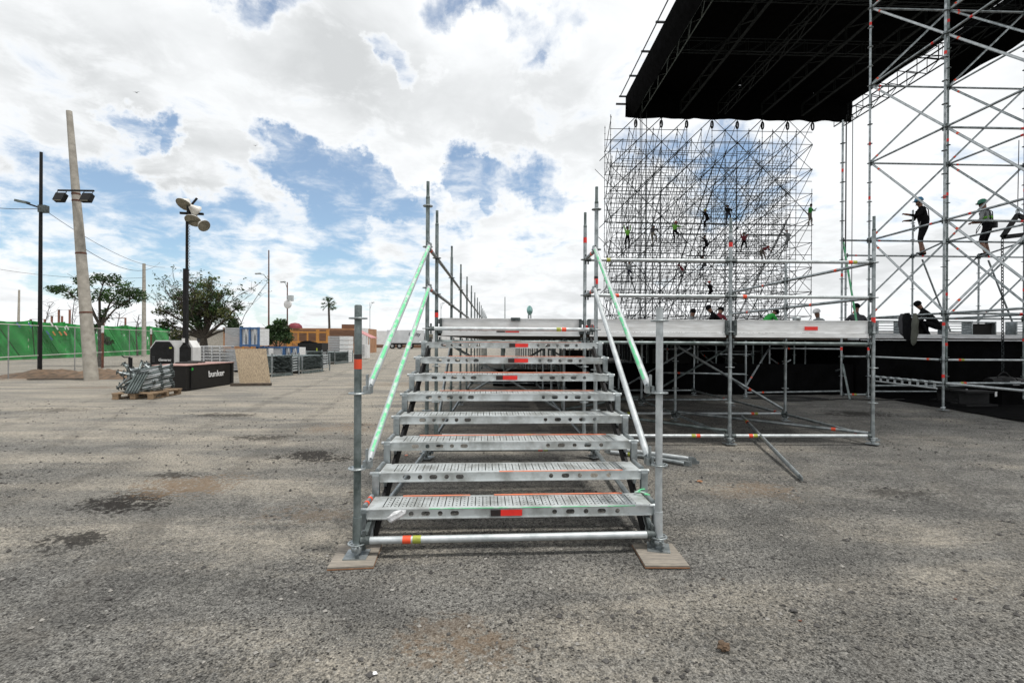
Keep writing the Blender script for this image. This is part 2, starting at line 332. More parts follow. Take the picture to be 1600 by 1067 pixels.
# ------------------------------------------------------------------ ground
def ground_material():
    m = bpy.data.materials.new('dusty_asphalt'); m.use_nodes = True; MATS['ground'] = m
    nt = m.node_tree; N = nt.nodes; L = nt.links; b = N['Principled BSDF']; b.inputs['Roughness'].default_value = .93
    b.inputs['Specular IOR Level'].default_value = .25
    tc = N.new('ShaderNodeTexCoord'); P = tc.outputs['Object']
    def nz(scale, detail=6, rough=.6, dist=0., stretch=(1,1,1), off=(0,0,0)):
        mp = N.new('ShaderNodeMapping'); mp.inputs['Scale'].default_value = stretch; mp.inputs['Location'].default_value = off; L.new(P, mp.inputs[0])
        n = N.new('ShaderNodeTexNoise'); n.inputs['Scale'].default_value = scale; n.inputs['Detail'].default_value = detail; n.inputs['Roughness'].default_value = rough; n.inputs['Distortion'].default_value = dist
        L.new(mp.outputs[0], n.inputs[0]); return n.outputs[0]
    def mr(v, a, b_, lo=0., hi=1., smooth=True):
        n = N.new('ShaderNodeMapRange'); n.interpolation_type = 'SMOOTHSTEP' if smooth else 'LINEAR'; L.new(v, n.inputs[0])
        for i, x in enumerate((a, b_, lo, hi)): n.inputs[i+1].default_value = x
        return n.outputs[0]
    def ma(op, a, b_, clamp=False):
        n = N.new('ShaderNodeMath'); n.operation = op; n.use_clamp = clamp
        for i, v in enumerate((a, b_)):
            if isinstance(v, (int, float)): n.inputs[i].default_value = v
            else: L.new(v, n.inputs[i])
        return n.outputs[0]
    def mix(fac, a, b_):
        n = N.new('ShaderNodeMix'); n.data_type = 'RGBA'
        if isinstance(fac, (int, float)): n.inputs['Factor'].default_value = fac
        else: L.new(fac, n.inputs['Factor'])
        for k, v in (('A', a), ('B', b_)):
            if isinstance(v, tuple): n.inputs[k].default_value = (*v, 1)
            else: L.new(v, n.inputs[k])
        return n.outputs['Result']
    sp = N.new('ShaderNodeSeparateXYZ'); L.new(P, sp.inputs[0])
    big = nz(.55, 7, .62, .4); mid = nz(2.3, 7, .65, .2, (.7,1,1), (4,2,0)); fine = nz(38, 5, .7); grit = nz(120, 3, .6); streak = nz(1.2, 6, .6, .3, (.28,1.4,1), (9,1,0))
    grey = mix(mr(mid, .35, .65), (.118,.115,.107), (.195,.190,.176))
    dust = mix(mr(streak, .35, .65), (.205,.195,.174), (.345,.312,.258))
    # more dust away from the stairs (to the left and far side), grey aggregate near the camera and the stage
    sx = mr(sp.outputs[0], -7., 5., .15, -.02, False); sy = mr(sp.outputs[1], 0., 9., -.05, .16, False)
    near = ma('MULTIPLY', mr(sp.outputs[0], -3., 4., 1., 0.), 1.)
    dm = ma('ADD', ma('ADD', ma('ADD', ma('MULTIPLY', big, .55), ma('MULTIPLY', streak, .45)), sx), ma('MULTIPLY', sy, near))
    dmask = mr(ma('ADD', dm, ma('ADD', ma('MULTIPLY', ma('SUBTRACT', fine, .5), .42), ma('MULTIPLY', ma('SUBTRACT', mid, .5), .30))), .40, .78)
    col = mix(dmask, grey, dust)
    jn = N.new('ShaderNodeTexNoise'); jn.inputs['Scale'].default_value = 70; jn.inputs['Detail'].default_value = 3; L.new(P, jn.inputs[0])
    jm = N.new('ShaderNodeVectorMath'); jm.operation = 'MULTIPLY_ADD'; L.new(jn.outputs['Color'], jm.inputs[0]); jm.inputs[1].default_value = (.022,)*3; L.new(P, jm.inputs[2]); jv = jm.outputs[0]
    # aggregate: pale and dark grains of stone where the dust is thin
    vo = N.new('ShaderNodeTexVoronoi'); vo.inputs['Scale'].default_value = 74; L.new(jv, vo.inputs[0])
    vr = N.new('ShaderNodeSeparateColor'); L.new(vo.outputs['Color'], vr.inputs[0])
    expose = mr(dmask, 0., 1., 1., .62)
    col = mix(ma('MULTIPLY', mr(vr.outputs[0], .62, .72), ma('MULTIPLY', mr(vo.outputs['Distance'], .25, .5, .9, 0.), expose)), col, (.028,.027,.026))
    col = mix(ma('MULTIPLY', mr(vr.outputs[1], .78, .9), ma('MULTIPLY', mr(vo.outputs['Distance'], .2, .5, .6, 0.), expose)), col, (.33,.325,.31))
    v2 = N.new('ShaderNodeTexVoronoi'); v2.inputs['Scale'].default_value = 37; L.new(P, v2.inputs[0])
    s2 = N.new('ShaderNodeSeparateColor'); L.new(v2.outputs['Color'], s2.inputs[0])
    spot = ma('MULTIPLY', mr(v2.outputs['Distance'], .16, .30, 1., 0.), mr(s2.outputs[2], .87, .92))
    col = mix(ma('MULTIPLY', spot, .9), col, (.018,.017,.016))
    col = mix(ma('MULTIPLY', mr(grit, .46, .64), ma('MULTIPLY', expose, .6)), col, (.045,.044,.041))
    gn = nz(115, 2, .55, 0., (1,1,1), (3,3,3)); gn2 = nz(240, 1, .5)
    gn3 = nz(36, 4, .65, 0., (1,1,1), (7,1,3)); gm = mr(ma('ADD', ma('ADD', ma('MULTIPLY', gn, .45), ma('MULTIPLY', gn2, .15)), ma('MULTIPLY', gn3, .40)), .38, .62, .08, 1.95, False)
    gk = ma('ADD', 1., ma('MULTIPLY', ma('SUBTRACT', gm, 1.), ma('MULTIPLY', expose, 1.0)))
    sc_ = N.new('ShaderNodeVectorMath'); sc_.operation = 'SCALE'; L.new(col, sc_.inputs[0]); L.new(gk, sc_.inputs['Scale']); col = sc_.outputs[0]
    # faint tyre tracks pressed into the dust
    for x0, k_, s_ in ((-4.3, -.16, .5), (-2.75, -.16, .5), (-6.4, -.42, .4), (-4.9, -.42, .4), (3.6, .55, .35), (2.2, .55, .35)):
        ln_ = ma('ABSOLUTE', ma('ADD', ma('SUBTRACT', ma('SUBTRACT', sp.outputs[0], x0), ma('MULTIPLY', sp.outputs[1], k_)), ma('MULTIPLY', ma('SUBTRACT', big, .5), .9)), 0.)
        tk_ = ma('MULTIPLY', mr(ln_, .07, .16, s_, 0.), mr(mid, .38, .62))
        col = mix(tk_, col, (.10,.092,.08))
    # oil and damp earth stains and one painted shadow, each with its own outline
    stains_and_shadow = [(205,782,.42,.26,1.,0),(100,846,.30,.13,.8,0),(290,757,.55,.26,.75,1),(490,712,.62,.22,.9,0),(415,684,.60,.16,.75,0),(350,648,.75,.20,.8,0),(285,741,.3,.1,.7,0),
              (540,668,.8,.35,.5,1),(640,600,2.2,.6,.35,1),(1180,770,.5,.2,.3,1),(1340,646,.85,.28,.9,0),(1405,770,.35,.14,.55,0),(700,990,.25,.12,.35,1),(735,1020,.3,.1,.45,1),(150,605,1.6,.3,.45,1),(90,640,.9,.2,.45,0),(30,590,2.5,.9,.6,1),(1180,760,.4,.14,.4,1),(470,800,.5,.15,.35,1)]  # the broad dark ellipse left of the tower paints a ground shadow
    jit = nz(3.2, 6, .68, .5, off=(2,7,0)); fj = nz(19, 6, .72)
    for px, py, rx, ry, s, kind in stains_and_shadow:
        c = G(px, py)
        u = ma('DIVIDE', ma('SUBTRACT', sp.outputs[0], c.x), rx); v = ma('DIVIDE', ma('SUBTRACT', sp.outputs[1], c.y), ry*1.6)
        d = ma('ADD', ma('MULTIPLY', u, u), ma('MULTIPLY', v, v))
        f = mr(ma('ADD', d, ma('ADD', ma('MULTIPLY', ma('SUBTRACT', jit, .5), 4.2), ma('MULTIPLY', ma('SUBTRACT', fj, .5), 6.5))), .1, .75, min(1., s*1.05), 0.)
        col = mix(f, col, (.022,.019,.016) if kind == 0 else (.19,.135,.088))
    L.new(col, b.inputs['Base Color'])
    h = ma('ADD', ma('ADD', ma('MULTIPLY', fine, .5), ma('MULTIPLY', vo.outputs['Distance'], ma('MULTIPLY', expose, -.5))), ma('ADD', ma('MULTIPLY', mid, 1.6), ma('MULTIPLY', spot, .6)))
    bp = N.new('ShaderNodeBump'); bp.inputs['Strength'].default_value = .85; bp.inputs['Distance'].default_value = .035; L.new(h, bp.inputs['Height']); L.new(bp.outputs[0], b.inputs['Normal'])
ground_material()
def axis_steps(near, step, far):
    a = [-near + step*i for i in range(int(2*near/step)+1)]; g = step; x = near; o = []
    while x < far: g *= 1.35; x += g; o.append(x)
    return [-v for v in reversed(o)] + a + o
xs = axis_steps(14, .16, 2500); ys = [v+6 for v in axis_steps(12, .16, 2500)]
mb = MB(); nx = len(xs)
def gh(x, y):
    d = math.hypot(x, y-4)
    if d > 22: return 0.
    a = 1 if d < 14 else (22-d)/8
    return a*(noise.noise((x*.5, y*.5, 1.3))*.012 + noise.noise((x*1.9, y*1.9, 5.1))*.006) - .006
mb.add([(x, y, gh(x, y)) for y in ys for x in xs], [(j*nx+i, j*nx+i+1, (j+1)*nx+i+1, (j+1)*nx+i) for j in range(len(ys)-1) for i in range(nx-1)], 0, True)
build(mb, 'ground', 'ground', kind='structure')

# loose stones and grit over the yard near the camera
def stones(count, smin, smax, m, seed, name, label):
    q = random.Random(seed); mb = MB()
    oct_ = [(1,0,0), (-1,0,0), (0,1,0), (0,-1,0), (0,0,1), (0,0,-.6)]; fo = [(0,2,4), (2,1,4), (1,3,4), (3,0,4), (2,0,5), (1,2,5), (3,1,5), (0,3,5)]
    for _ in range(count):
        y = -2.9 + 11*q.random()**1.5; x = q.uniform(-1, 1)*(2.2 + (y+3.3)*1.15)
        if noise.noise((x*.7, y*.7, 3.3)) + q.uniform(-.5, .5) < -.12: continue
        s = smin + (smax-smin)*q.random()**4; a = q.random()*6.28; e = q.uniform(.6, 1.5); c, sn = math.cos(a), math.sin(a); k = q.uniform(.45, .9)
        mb.add([(x+(c*vx*e-sn*vy)*s*q.uniform(.75,1.2), y+(sn*vx*e+c*vy)*s*q.uniform(.75,1.2), gh(x, y)+s*.25+vz*s*k) for vx, vy, vz in oct_], fo)
    build(mb, name, m, kind='stuff', label=label, cat='gravel')
stones(15000, .005, .020, 'stone_dark', 3, 'gravel', 'dark loose grit scattered over the dusty yard')
stones(8000, .004, .015, 'stone_pale', 4, 'gravel', 'pale loose grit scattered over the dusty yard')

# ------------------------------------------------------------------ the access staircase
PFL, PFR, PRL, PRR = Vector((-1.107,-.124,0)), Vector((.953,-.046,0)), Vector((-1.045,2.517,0)), Vector((1.043,2.567,0))
stair = thing('access_staircase', 'galvanised steel scaffold staircase with eight perforated treads and green striped handrails', 'staircase', (0, 1.2, 0))
def near_standard(root, p, zt, m, tape=None, ztape=0, z_low=.075):
    """a standard with each rosette as its own piece, on a base jack"""
    s = link('standard', cached(('nstd', round(zt, 2), m, z_low), lambda: (MB().tube((0,0,0), (0,0,zt-z_low), TR, n=20).tube((0,0,0), (0,0,.20), TR*1.18, n=20).tube((0,0,zt-z_low), (0,0,zt-z_low+.004), TR*.8, n=20)).mesh('standard', m)), root, Matrix.Translation((p.x, p.y, z_low)))
    z = .1
    def ros():
        mb = MB(); n = 24
        for zz, fl in ((.005, 0), (-.005, 1)):                    # pierced plate: four small and four large openings
            pass
        mb.lathe([(TR*.95,-.005), (.036,-.005), (.036,.005), (TR*.95,.005)], n=n, smooth=False)
        mb.lathe([(.05,-.005), (.059,-.005), (.061,-.003), (.061,.003), (.059,.005), (.05,.005), (.05,-.005)], n=n, smooth=False)
        for i in range(8):
            a = math.pi/4*i + .2; mb.beam((.035*math.cos(a), .035*math.sin(a), 0), (.051*math.cos(a), .051*math.sin(a), 0), .013, .0098)
        return mb.mesh('rosette', 'galv')
    me = cached('rosette', ros)
    while z < zt - .02: link('rosette', me, s, Matrix.Translation((p.x, p.y, z)) @ Matrix.Rotation(rnd.random(), 4, 'Z')); z += .5
    link('base_jack', jack_mesh(), root, Matrix.Translation((p.x, p.y, .018)) @ Matrix.Rotation(rnd.random()*3, 4, 'Z'))
    if tape:
        link('tape', tape_mesh(.065, tape), s, along((p.x, p.y, ztape), (p.x, p.y, ztape+1)))
        link('tape', tape_mesh(.03, 'black_tape'), s, along((p.x, p.y, ztape+.05), (p.x, p.y, ztape+1)))
    return s
sFL = near_standard(stair, PFL, 1.685, 'galv_old', 'orange_tape', 1.295)
sFR = near_standard(stair, PFR, 1.69, 'galv_light')
def tall_spigot(s, p, zt, m):
    link('spigot', cached(('spig', m), lambda: MB().tube((0,0,0), (0,0,.21), TR*.8, n=14).lathe([(TR*.8,.0), (TR*1.02,.0), (TR*1.02,.02), (TR*.8,.04)], n=14).mesh('spigot', m)), s, Matrix.Translation((p.x, p.y, zt)))
sRL = near_standard(stair, PRL, 3.19, 'galv_old'); tall_spigot(sRL, PRL, 3.19, 'galv_old')
sRR = near_standard(stair, PRR, 3.17, 'galv', 'red_tape', 2.2); tall_spigot(sRR, PRR, 3.17, 'galv_old')
def V(p, z): return Vector((p.x, p.y, z))
o = ledger(stair, V(PFL,.115), V(PFR,.115), 'galv_light', 20, .33)
ledger(stair, V(PRL,1.6), V(PRR,1.6), 'galv_light', 16, 1.62, ('yellow_tape', 'orange_tape'))
ledger(stair, V(PRL,.115), V(PRR,.115), 'galv', 12, 1.4)
ledger(stair, V(PFL,.1), V(PRL,.1), 'galv', 12); ledger(stair, V(PFR,.1), V(PRR,.1), 'galv', 12)
# handrails with a painted stripe
def handrail(p0, p1, stripe, side):
    p0, p1 = Vector(p0), Vector(p1); L = (p1-p0).length
    def f():
        mb = MB(); mb.tube((0,0,.04), (0,0,L-.04), TR, n=18)
        for z0, z1 in ((.0, .07), (L-.07, L)): mb.beam((0,0,z0), (0,0,z1), .016, .05)
        return mb.mesh('handrail', 'galv_light')
    h = link('handrail', f(), stair, along(p0, p1))
    for z, lo in ((p0, .02), (p1, -.02)):
        build(MB().box(z + Vector((0, -.02, .045)), (.012, .03, .12)).box(z + Vector((0, 0, .0)), (.05, .07, .05)), 'wedge_head', 'galv', h)
    if stripe:
        mb = MB(); x, y, d = frame(p1-p0); k = 60; n = 7; vs = []
        for i in range(k+1):
            s = .1 + (L-.2)*i/k
            w = .50 + .25*noise.noise((i*.31, p0.x, 2.)) + .1*noise.noise((i*1.7, p0.x, 5.)); c0 = side + .12*noise.noise((i*.2, p0.z, 8.))
            for j in range(n):
                a = c0 + w*(j/(n-1)*2-1); vs.append(p0 + d*s + x*(math.cos(a)*(TR+.0012)) + y*(math.sin(a)*(TR+.0012)))
        mb.add(vs, [(i*n+j, i*n+j+1, (i+1)*n+j+1, (i+1)*n+j) for i in range(k) for j in range(n-1)], 0, True)
        build(mb, 'paint_stripe', 'green_paint', h)
ixL, ixR = Vector((.06, .0, .02)), Vector((-.06, .0, .02))
for pf, pr, ix, side in ((PFL, PRL, ixL, math.pi*.62), (PFR, PRR, ixR, math.pi*.22)):
    handrail(V(pf,1.1)+ix+Vector((0,.03,0)), V(pr,2.6)+ix*.5-Vector((0,.05,0)), True, side)
    handrail(V(pf,.6)+ix+Vector((0,.03,0)), V(pr,2.1)+ix*.5-Vector((0,.05,0)), pf is PFL, side)
# treads
TW, TD, TH = 2.0, .285, .062
def tread_mesh():
    mb = MB(); hw = TW/2
    cols = 34; margin = .085; pitch = (TW-2*margin)/cols; y0, y1 = .045, TD-.025
    top = lambda a, b: Vector((a, b, 0))
    # solid borders of the top sheet
    for a0, a1, b0, b1 in ((-hw, hw, 0, y0), (-hw, hw, y1, TD), (-hw, -hw+margin, y0, y1), (hw-margin, hw, y0, y1)):
        mb.add([(a0,b0,0), (a1,b0,0), (a1,b1,0), (a0,b1,0)], [(0,1,2,3)])
    for c in range(cols):
        a = -hw+margin+c*pitch; s = a + pitch*.42
        ring_cell(mb, a, s, y0, y1, [(a+.007,y0+.008), (a+.0105,y0+.006), (a+.014,y0+.008), (a+.014,y1-.008), (a+.0105,y1-.006), (a+.007,y1-.008)], top)
        k = 5; q = (y1-y0)/k
        for j in range(k):
            b = y0 + j*q; ring_cell(mb, s, a+pitch, b, b+q, stadium((s+a+pitch)/2, b+q/2, .0140, .0140, 8), top)
    # pierced front and back face
    for yy, sgn in ((0., 1), (TD, -1)):
        fr = (lambda a, b: Vector((a, 0., b))) if sgn > 0 else (lambda a, b: Vector((a, TD, b)))
        holes = []; x = -.80
        for k in range(5): holes.append((x, .060 if k % 2 == 0 else .034)); x += .10
        x = .30
        for k in range(5): holes.append((x, .034 if k % 2 == 0 else .060)); x += .112
        holes[-1] = (holes[-1][0]+.002, .034); cur = -hw
        for hx, w in holes:
            a, b = hx-.045, hx+.045
            if a > cur: mb.add([fr(cur,-TH), fr(a,-TH), fr(a,0), fr(cur,0)], [(0,1,2,3)])
            ring_cell(mb, a, b, -TH, 0, stadium(hx, -TH*.5, w, .034, 16), fr); cur = b
        mb.add([fr(cur,-TH), fr(hw,-TH), fr(hw,0), fr(cur,0)], [(0,1,2,3)])
    # rolled lips along front and back, end plates, bottom flanges
    mb.beam((-hw, -.002, -TH), (hw, -.002, -TH), .010, .008); mb.beam((-hw, .0, -.0), (hw, .0, -.0), .008, .007)
    mb.beam((-hw, TD+.002, -TH), (hw, TD+.002, -TH), .010, .008)
    for s in (-1, 1): mb.box((s*(hw+.004), TD/2, -TH/2), (.008, TD, TH))
    mb.box((0, .02, -TH+.002), (TW, .036, .003)); mb.box((0, TD-.02, -TH+.002), (TW, .036, .003))
    return mb.mesh('tread', 'tread_steel')
TM = tread_mesh(); NT = 8; RZ = R(1.8)
Y1, GO, Z1, RI = -.001, .314, .287, .164
def tread_frame(n):
    y = Y1+GO*n; return Matrix.Translation((-.067+.028*y, y, Z1+RI*n)) @ Matrix.Rotation(RZ, 4, 'Z')
treads = []
for n in range(NT):
    F = tread_frame(n); t = link('tread', TM, stair, F); treads.append(t)
    q = random.Random(40+n)
    if n not in (3,):      # worn orange paint along the rear lip
        a = -.72 if n not in (0, 2) else -.80; b = .86
        if n == 0:
            segs = ((-.80,-.30), (-.12,.86))
        elif n == 1: segs = ((-.1,.86),)
        else: segs = ((a, b),)
        for a, b in segs: build(MB().box(F @ Vector(((a+b)/2, (TD-.012) if n != 1 else .004, .0052)), (b-a, .016 if n < 5 else .05, .004), RZ), 'edge_paint', 'salmon_paint', t)
    x0 = {0:-.08, 5:-.10, 6:.02, 7:.03}.get(n)
    if x0 is not None:
        build(MB().box(F @ Vector((x0+.075, -.0085, -TH*.5)), (.15, .002, .042), RZ), 'tape', 'red_tape', t)
        build(MB().box(F @ Vector((x0-.035, -.0085, -TH*.5)), (.07, .002, .042), RZ), 'tape', 'black_tape', t)
    if n == 0: build(MB().box(F @ Vector((.15, -.0045, .004)), (1.45, .010, .003), RZ), 'edge_paint', 'green_paint', t)
# step brackets and stringers
for s in (-1, 1):
    a = tread_frame(0) @ Vector((s*(TW/2-.035), .055, -.20)); b = tread_frame(7) @ Vector((s*(TW/2-.035), .20, .02))
    sb = build(MB().beam(a, b, .022, .10), 'stringer', 'black_steel', stair)
    for n in range(NT):
        F = tread_frame(n); xx = s*(TW/2+.030)
        mb = MB(); p = lambda x, y, z: F @ Vector((x, y, z))
        # upright plate under the nosing of this tread, rounded head with its bolt
        prof = [(-.012,-RI-.005), (.028,-RI-.005), (.03,-.02), (.024,.004), (.008,.012), (-.008,.004), (-.014,-.02)] if n else [(-.012,-.13), (.028,-.13), (.03,-.02), (.024,.004), (.008,.012), (-.008,.004), (-.014,-.02)]
        mb.prism([p(xx-.024, y, z) for y, z in prof], F.to_3x3() @ Vector((.05, 0, 0)))
        mb.tube(p(xx-.045,.008,-.004), p(xx+.04,.008,-.004), .014, n=10, mi=1)
        mb.tube(p(xx-.0*s, .05, .006), p(xx, TD-.01, .006), .017, n=10)
        build(mb, 'step_bracket', ['galv', 'galv_light'], stair)
        gx = s*(TW/2-.028)
        build(MB().prism([p(gx-.010, .02, -TH-.003), p(gx-.010, .12, -TH-.003), p(gx-.010, .15 if n else .03, -RI-.02 if n else -.19), p(gx-.010, .11 if n else .0, -RI-.02 if n else -.19)], F.to_3x3() @ Vector((.02, 0, 0))), 'gusset', 'galv_light' if s > 0 else 'galv', stair)
    p0 = V(PFL if s < 0 else PFR, .13) + Vector((-s*.05, .03, 0)); p1 = tread_frame(0) @ Vector((s*(TW/2-.03), .06, -.05))
    build(MB().beam(p0, p1, .03, .045), 'stair_foot', 'cast_iron', stair)
# orange bands on the left bracket tube of the lowest tread, a green ribbon on the right
F = tread_frame(0)
for y in (.10, .19): build(MB().tube(F @ Vector((-TW/2-.03, y, .006)), F @ Vector((-TW/2-.03, y+.025, .006)), .0195, n=12), 'tape', 'orange_tape', stair)
build(MB().path([F @ Vector((TW/2+.0+.05*math.sin(i*1.1), .16+.02*i, .022+.008*math.cos(i*2))) for i in range(8)], .006, 5), 'ribbon', 'green_paint', stair)
# crumpled film caught on the lowest tread
def lump(c, size, seed, sub=2, amp=.4):
    bm = bmesh.new(); bmesh.ops.create_icosphere(bm, subdivisions=sub, radius=1.)
    mb = MB(); bm.verts.ensure_lookup_table(); vs = []
    for v in bm.verts:
        k = 1 + amp*noise.noise(v.co*1.7 + Vector((seed, 0, 0))) + amp*.5*noise.noise(v.co*4 + Vector((0, seed, 0)))
        vs.append(Vector(c) + Vector((v.co.x*size[0], v.co.y*size[1], v.co.z*size[2]))*k)
    fs = [tuple(v.index for v in f.verts) for f in bm.faces]; bm.free(); mb.add(vs, fs); return mb
fm = lump((0,0,0), (.07,.018,.028), 3.3); Q = Matrix.Rotation(R(-28), 3, 'Y'); fm.v = [tuple(F @ Vector((-.80,-.032,-.032)) + Q @ Vector(v)) for v in fm.v]
build(fm, 'plastic_film', 'plastic_film', label='crumpled clear plastic film stuck to the front of the lowest tread', cat='plastic film')
# plywood sole boards
for i, (c, rz, lab) in enumerate((((-1.115,-.118), .05, 'square plywood sole board under the foot marked with an orange taped post'), ((.93,-.135), -.06, 'square plywood sole board under the pale untaped front post'))):
    b = thing('sole_board', lab, 'board', (c[0], c[1], 0), 'plywood boards under the stair feet')
    build(MB().box((c[0], c[1], .011), (.285, .335, .014), R(2)+rz), 'board_face', 'sole_ply', b)
    build(MB().box((c[0], c[1], .0035), (.287, .337, .007), R(2)+rz), 'board_edge', 'ply_edge', b)

# ------------------------------------------------------------------ the raised platform behind the stairs
PX = [-1.035, 1.035, 3.105, 5.175]; PY0 = 3.3; BAY = 2.07; NR = 14
plat = thing('scaffold_platform', 'long raised scaffold platform with white edge panels and tube guard rails behind the staircase', 'platform', (2, 3.3, 0))
for j in range(NR):
    y = PY0 + BAY*j
    for i, x in enumerate(PX):
        if j == 0:
            zt = {0: 3.05, 1: 3.05, 2: 3.0, 3: 3.05}[i]; m = {0: 'galv_old', 1: 'galv', 2: 'galv', 3: 'galv'}[i]
            p = Vector((x, y, 0)); s = near_standard(plat, p, zt, m, 'red_tape' if i in (0, 2) else None, {0: 1.81, 2: 2.83}.get(i, 0))
            if i == 1: tapes(s, (x, y, 0), (x, y, 3), 2.87, ('red_tape',), .075)
            if i == 3: tapes(s, (x, y, 0), (x, y, 3), 1.78, ('red_tape',), .075)
            tall_spigot(s, p, zt, 'galv_old')
        else:
            rail = i == 0 or (i == 3 and j < 3)
            standard(plat, x, y, .03, 2.98 if i == 0 else (2.72 if rail else 1.5), 'galv_old' if i == 0 else 'galv', 8, spig=rail)
            if j < 4: link('base_jack', jack_mesh(), plat, Matrix.Translation((x, y, .002)))
for j in range(4, NR):
    for x in (0., 2.07, 4.14): standard(plat, x, PY0+BAY*j, .03, 1.5, 'galv_old', 6, spig=False)
# ledgers low down and under the deck
for j in range(NR):
    y = PY0 + BAY*j; n = 14 if j == 0 else 8
    for i in range(3):
        if j < 6 or (j + i) % 2 == 0: ledger(plat, (PX[i], y, .13), (PX[i+1], y, .13), 'galv_light' if j < 2 else 'galv', n, {0: [1.3, 1.55, .3][i], 1: [.5, 1.2, 1.45][i]}.get(j), ('yellow_tape', 'orange_tape') if i < 2 else ('orange_tape', 'yellow_tape'))
        ledger(plat, (PX[i], y, 1.44), (PX[i+1], y, 1.44), 'galv_old', 8)
    if j < NR-1:
        for i in range(4):
            if j < 4: ledger(plat, (PX[i], y, .12), (PX[i], y+BAY, .12), 'galv', 10, .3 if i == 3 else None, ('orange_tape',))
            if i in (0, 3) or j % 2 == 0: ledger(plat, (PX[i], y, 1.42), (PX[i], y+BAY, 1.42), 'galv_old', 6)
def brace(root, p0, p1, m='galv', n=10, tp=None, name='brace'):
    p0, p1 = Vector(p0), Vector(p1); o = link(name, tube_mesh((p1-p0).length, m, n), root, along(p0, p1))
    if tp is not None: tapes(o, p0, p1, tp, ('orange_tape',))
    return o
brace(plat, (5.175, 3.33, .16), (3.16, 5.37, .16), 'galv', tp=.45)           # plan brace at ground level
brace(plat, (3.105, 3.36, .19), (1.2, 5.3, .19), 'galv_old')
brace(plat, (3.16, 5.37, 1.36), (5.12, 5.37, .22), 'galv', tp=1.55)
brace(plat, (-1.0, 5.37, 1.35), (.95, 5.37, .2)); brace(plat, (-1.035, 3.4, .2), (-1.035, 5.3, 1.4)); brace(plat, (1.035, 5.45, .2), (1.035, 7.4, 1.4), 'galv_old')
brace(plat, (-.95, 7.44, .2), (.95, 7.44, 1.35)); brace(plat, (1.1, 9.5, 1.3), (3.0, 9.5, .2)); brace(plat, (3.2, 7.46, .2), (5.1, 7.46, 1.3), 'galv_old')
brace(plat, (5.1, 9.53, 1.3), (3.2, 9.53, .2)); brace(plat, (1.1, 5.45, .2), (3.0, 7.4, .2), 'galv_old')
# guard rails
for k, z in enumerate((2.1, 2.6)):
    for i in (1, 2): ledger(plat, (PX[i], PY0, z), (PX[i+1], PY0, z), 'galv_light', 16, ([.45, 1.3], [.2, 1.72])[i-1][k] if not (i == 1 and k == 1) else .33, ('yellow_tape',) if (i == 1 and k == 1) else (('orange_tape',) if k == 0 else ('orange_tape', 'yellow_tape')))
    for j in range(NR-1): ledger(plat, (PX[0], PY0+BAY*j, z), (PX[0], PY0+BAY*(j+1), z), 'galv', 10 if j < 3 else 6)
    for j in range(2): ledger(plat, (PX[3], PY0+BAY*j, z), (PX[3], PY0+BAY*(j+1), z), 'galv', 12, 1.35-.6*k, ('orange_tape',))
    ledger(plat, V(PRL, z), (PX[0], PY0, z), 'galv', 14, .22, ('orange_tape',)); ledger(plat, V(PRR, z), (PX[1], PY0, z), 'galv', 14, .25, ('orange_tape',))
# white edge panels between the front posts, with clamps and red stickers
for i in range(3):
    a, b = PX[i]+.075, PX[i+1]-.075; c = (a+b)/2; y = PY0+.02
    e = build(MB().box((c, y, 1.672), (b-a, .045, .165)).box((c, y-.006, 1.555), (b-a+.01, .06, .062)).box((c, y-.002, 1.762), (b-a, .055, .012)), 'edge_panel', 'white_panel', plat)
    sx = [.02, -.95, .12][i]; build(MB().box((c+sx, y-.0385, 1.60 if i == 0 else 1.655), (.19, .003, .052)), 'sticker', 'red_tape', e)
    if i == 0: build(MB().box((c+sx-.16, y-.0385, 1.60), (.12, .003, .052)), 'sticker', 'black_tape', e)
    for s, x in ((-1, a), (1, b)):
        build(MB().box((x+s*.012, y-.01, 1.66), (.035, .09, .21)).box((x+s*.03, y-.035, 1.72), (.03, .05, .06)).box((x+s*.03, y-.035, 1.58), (.03, .05, .05)), 'panel_clamp', 'cast_iron', e)
build(MB().box((PX[0]+1.1, PY0, 1.757), (.13, .07, .045)), 'panel_clamp', 'cast_iron', plat)
build(MB().lathe([(.0,0), (.05,0), (.055,.05), (.048,.05), (.045,.01), (0,.01)], c=(4.08, PY0+.03, 1.770), n=12), 'bucket', 'galv', label='small dark metal tin standing on the white edge panel', cat='tin')
# deck boards: two per bay and row
db = {}
for j in range(NR-1):
    for i in range(3):
        for h in range(3):
            me = cached('deckboard', lambda: MB().box((0, 0, 0), (2.03, .66, .055)).mesh('deck_board', 'deck_wood'))
            link('deck_board', me, plat, Matrix.Translation(((PX[i]+PX[i+1])/2, PY0+BAY*j+.36+.69*h, 1.55)))
# far edge panels of the platform on the left side are only low kick tubes; round convex mirror on a stub
mir = thing('round_mirror', 'small round teal mirror on a short stub standing on the platform', 'mirror', (.63, 9, 1.58))
build(MB().tube((.60, 9, 1.58), (.60, 9, 2.14), .02).tube((.66, 9, 1.58), (.66, 9, 2.14), .02), 'stub', 'galv_light', mir)
build(MB().lathe([(.0,-.03), (.10,-.02), (.125,0), (.115,.012), (0,.02)], c=(.63, 8.98, 2.25), axis=(.75, -.65, 0), n=18), 'mirror_disc', 'mirror_teal', mir)

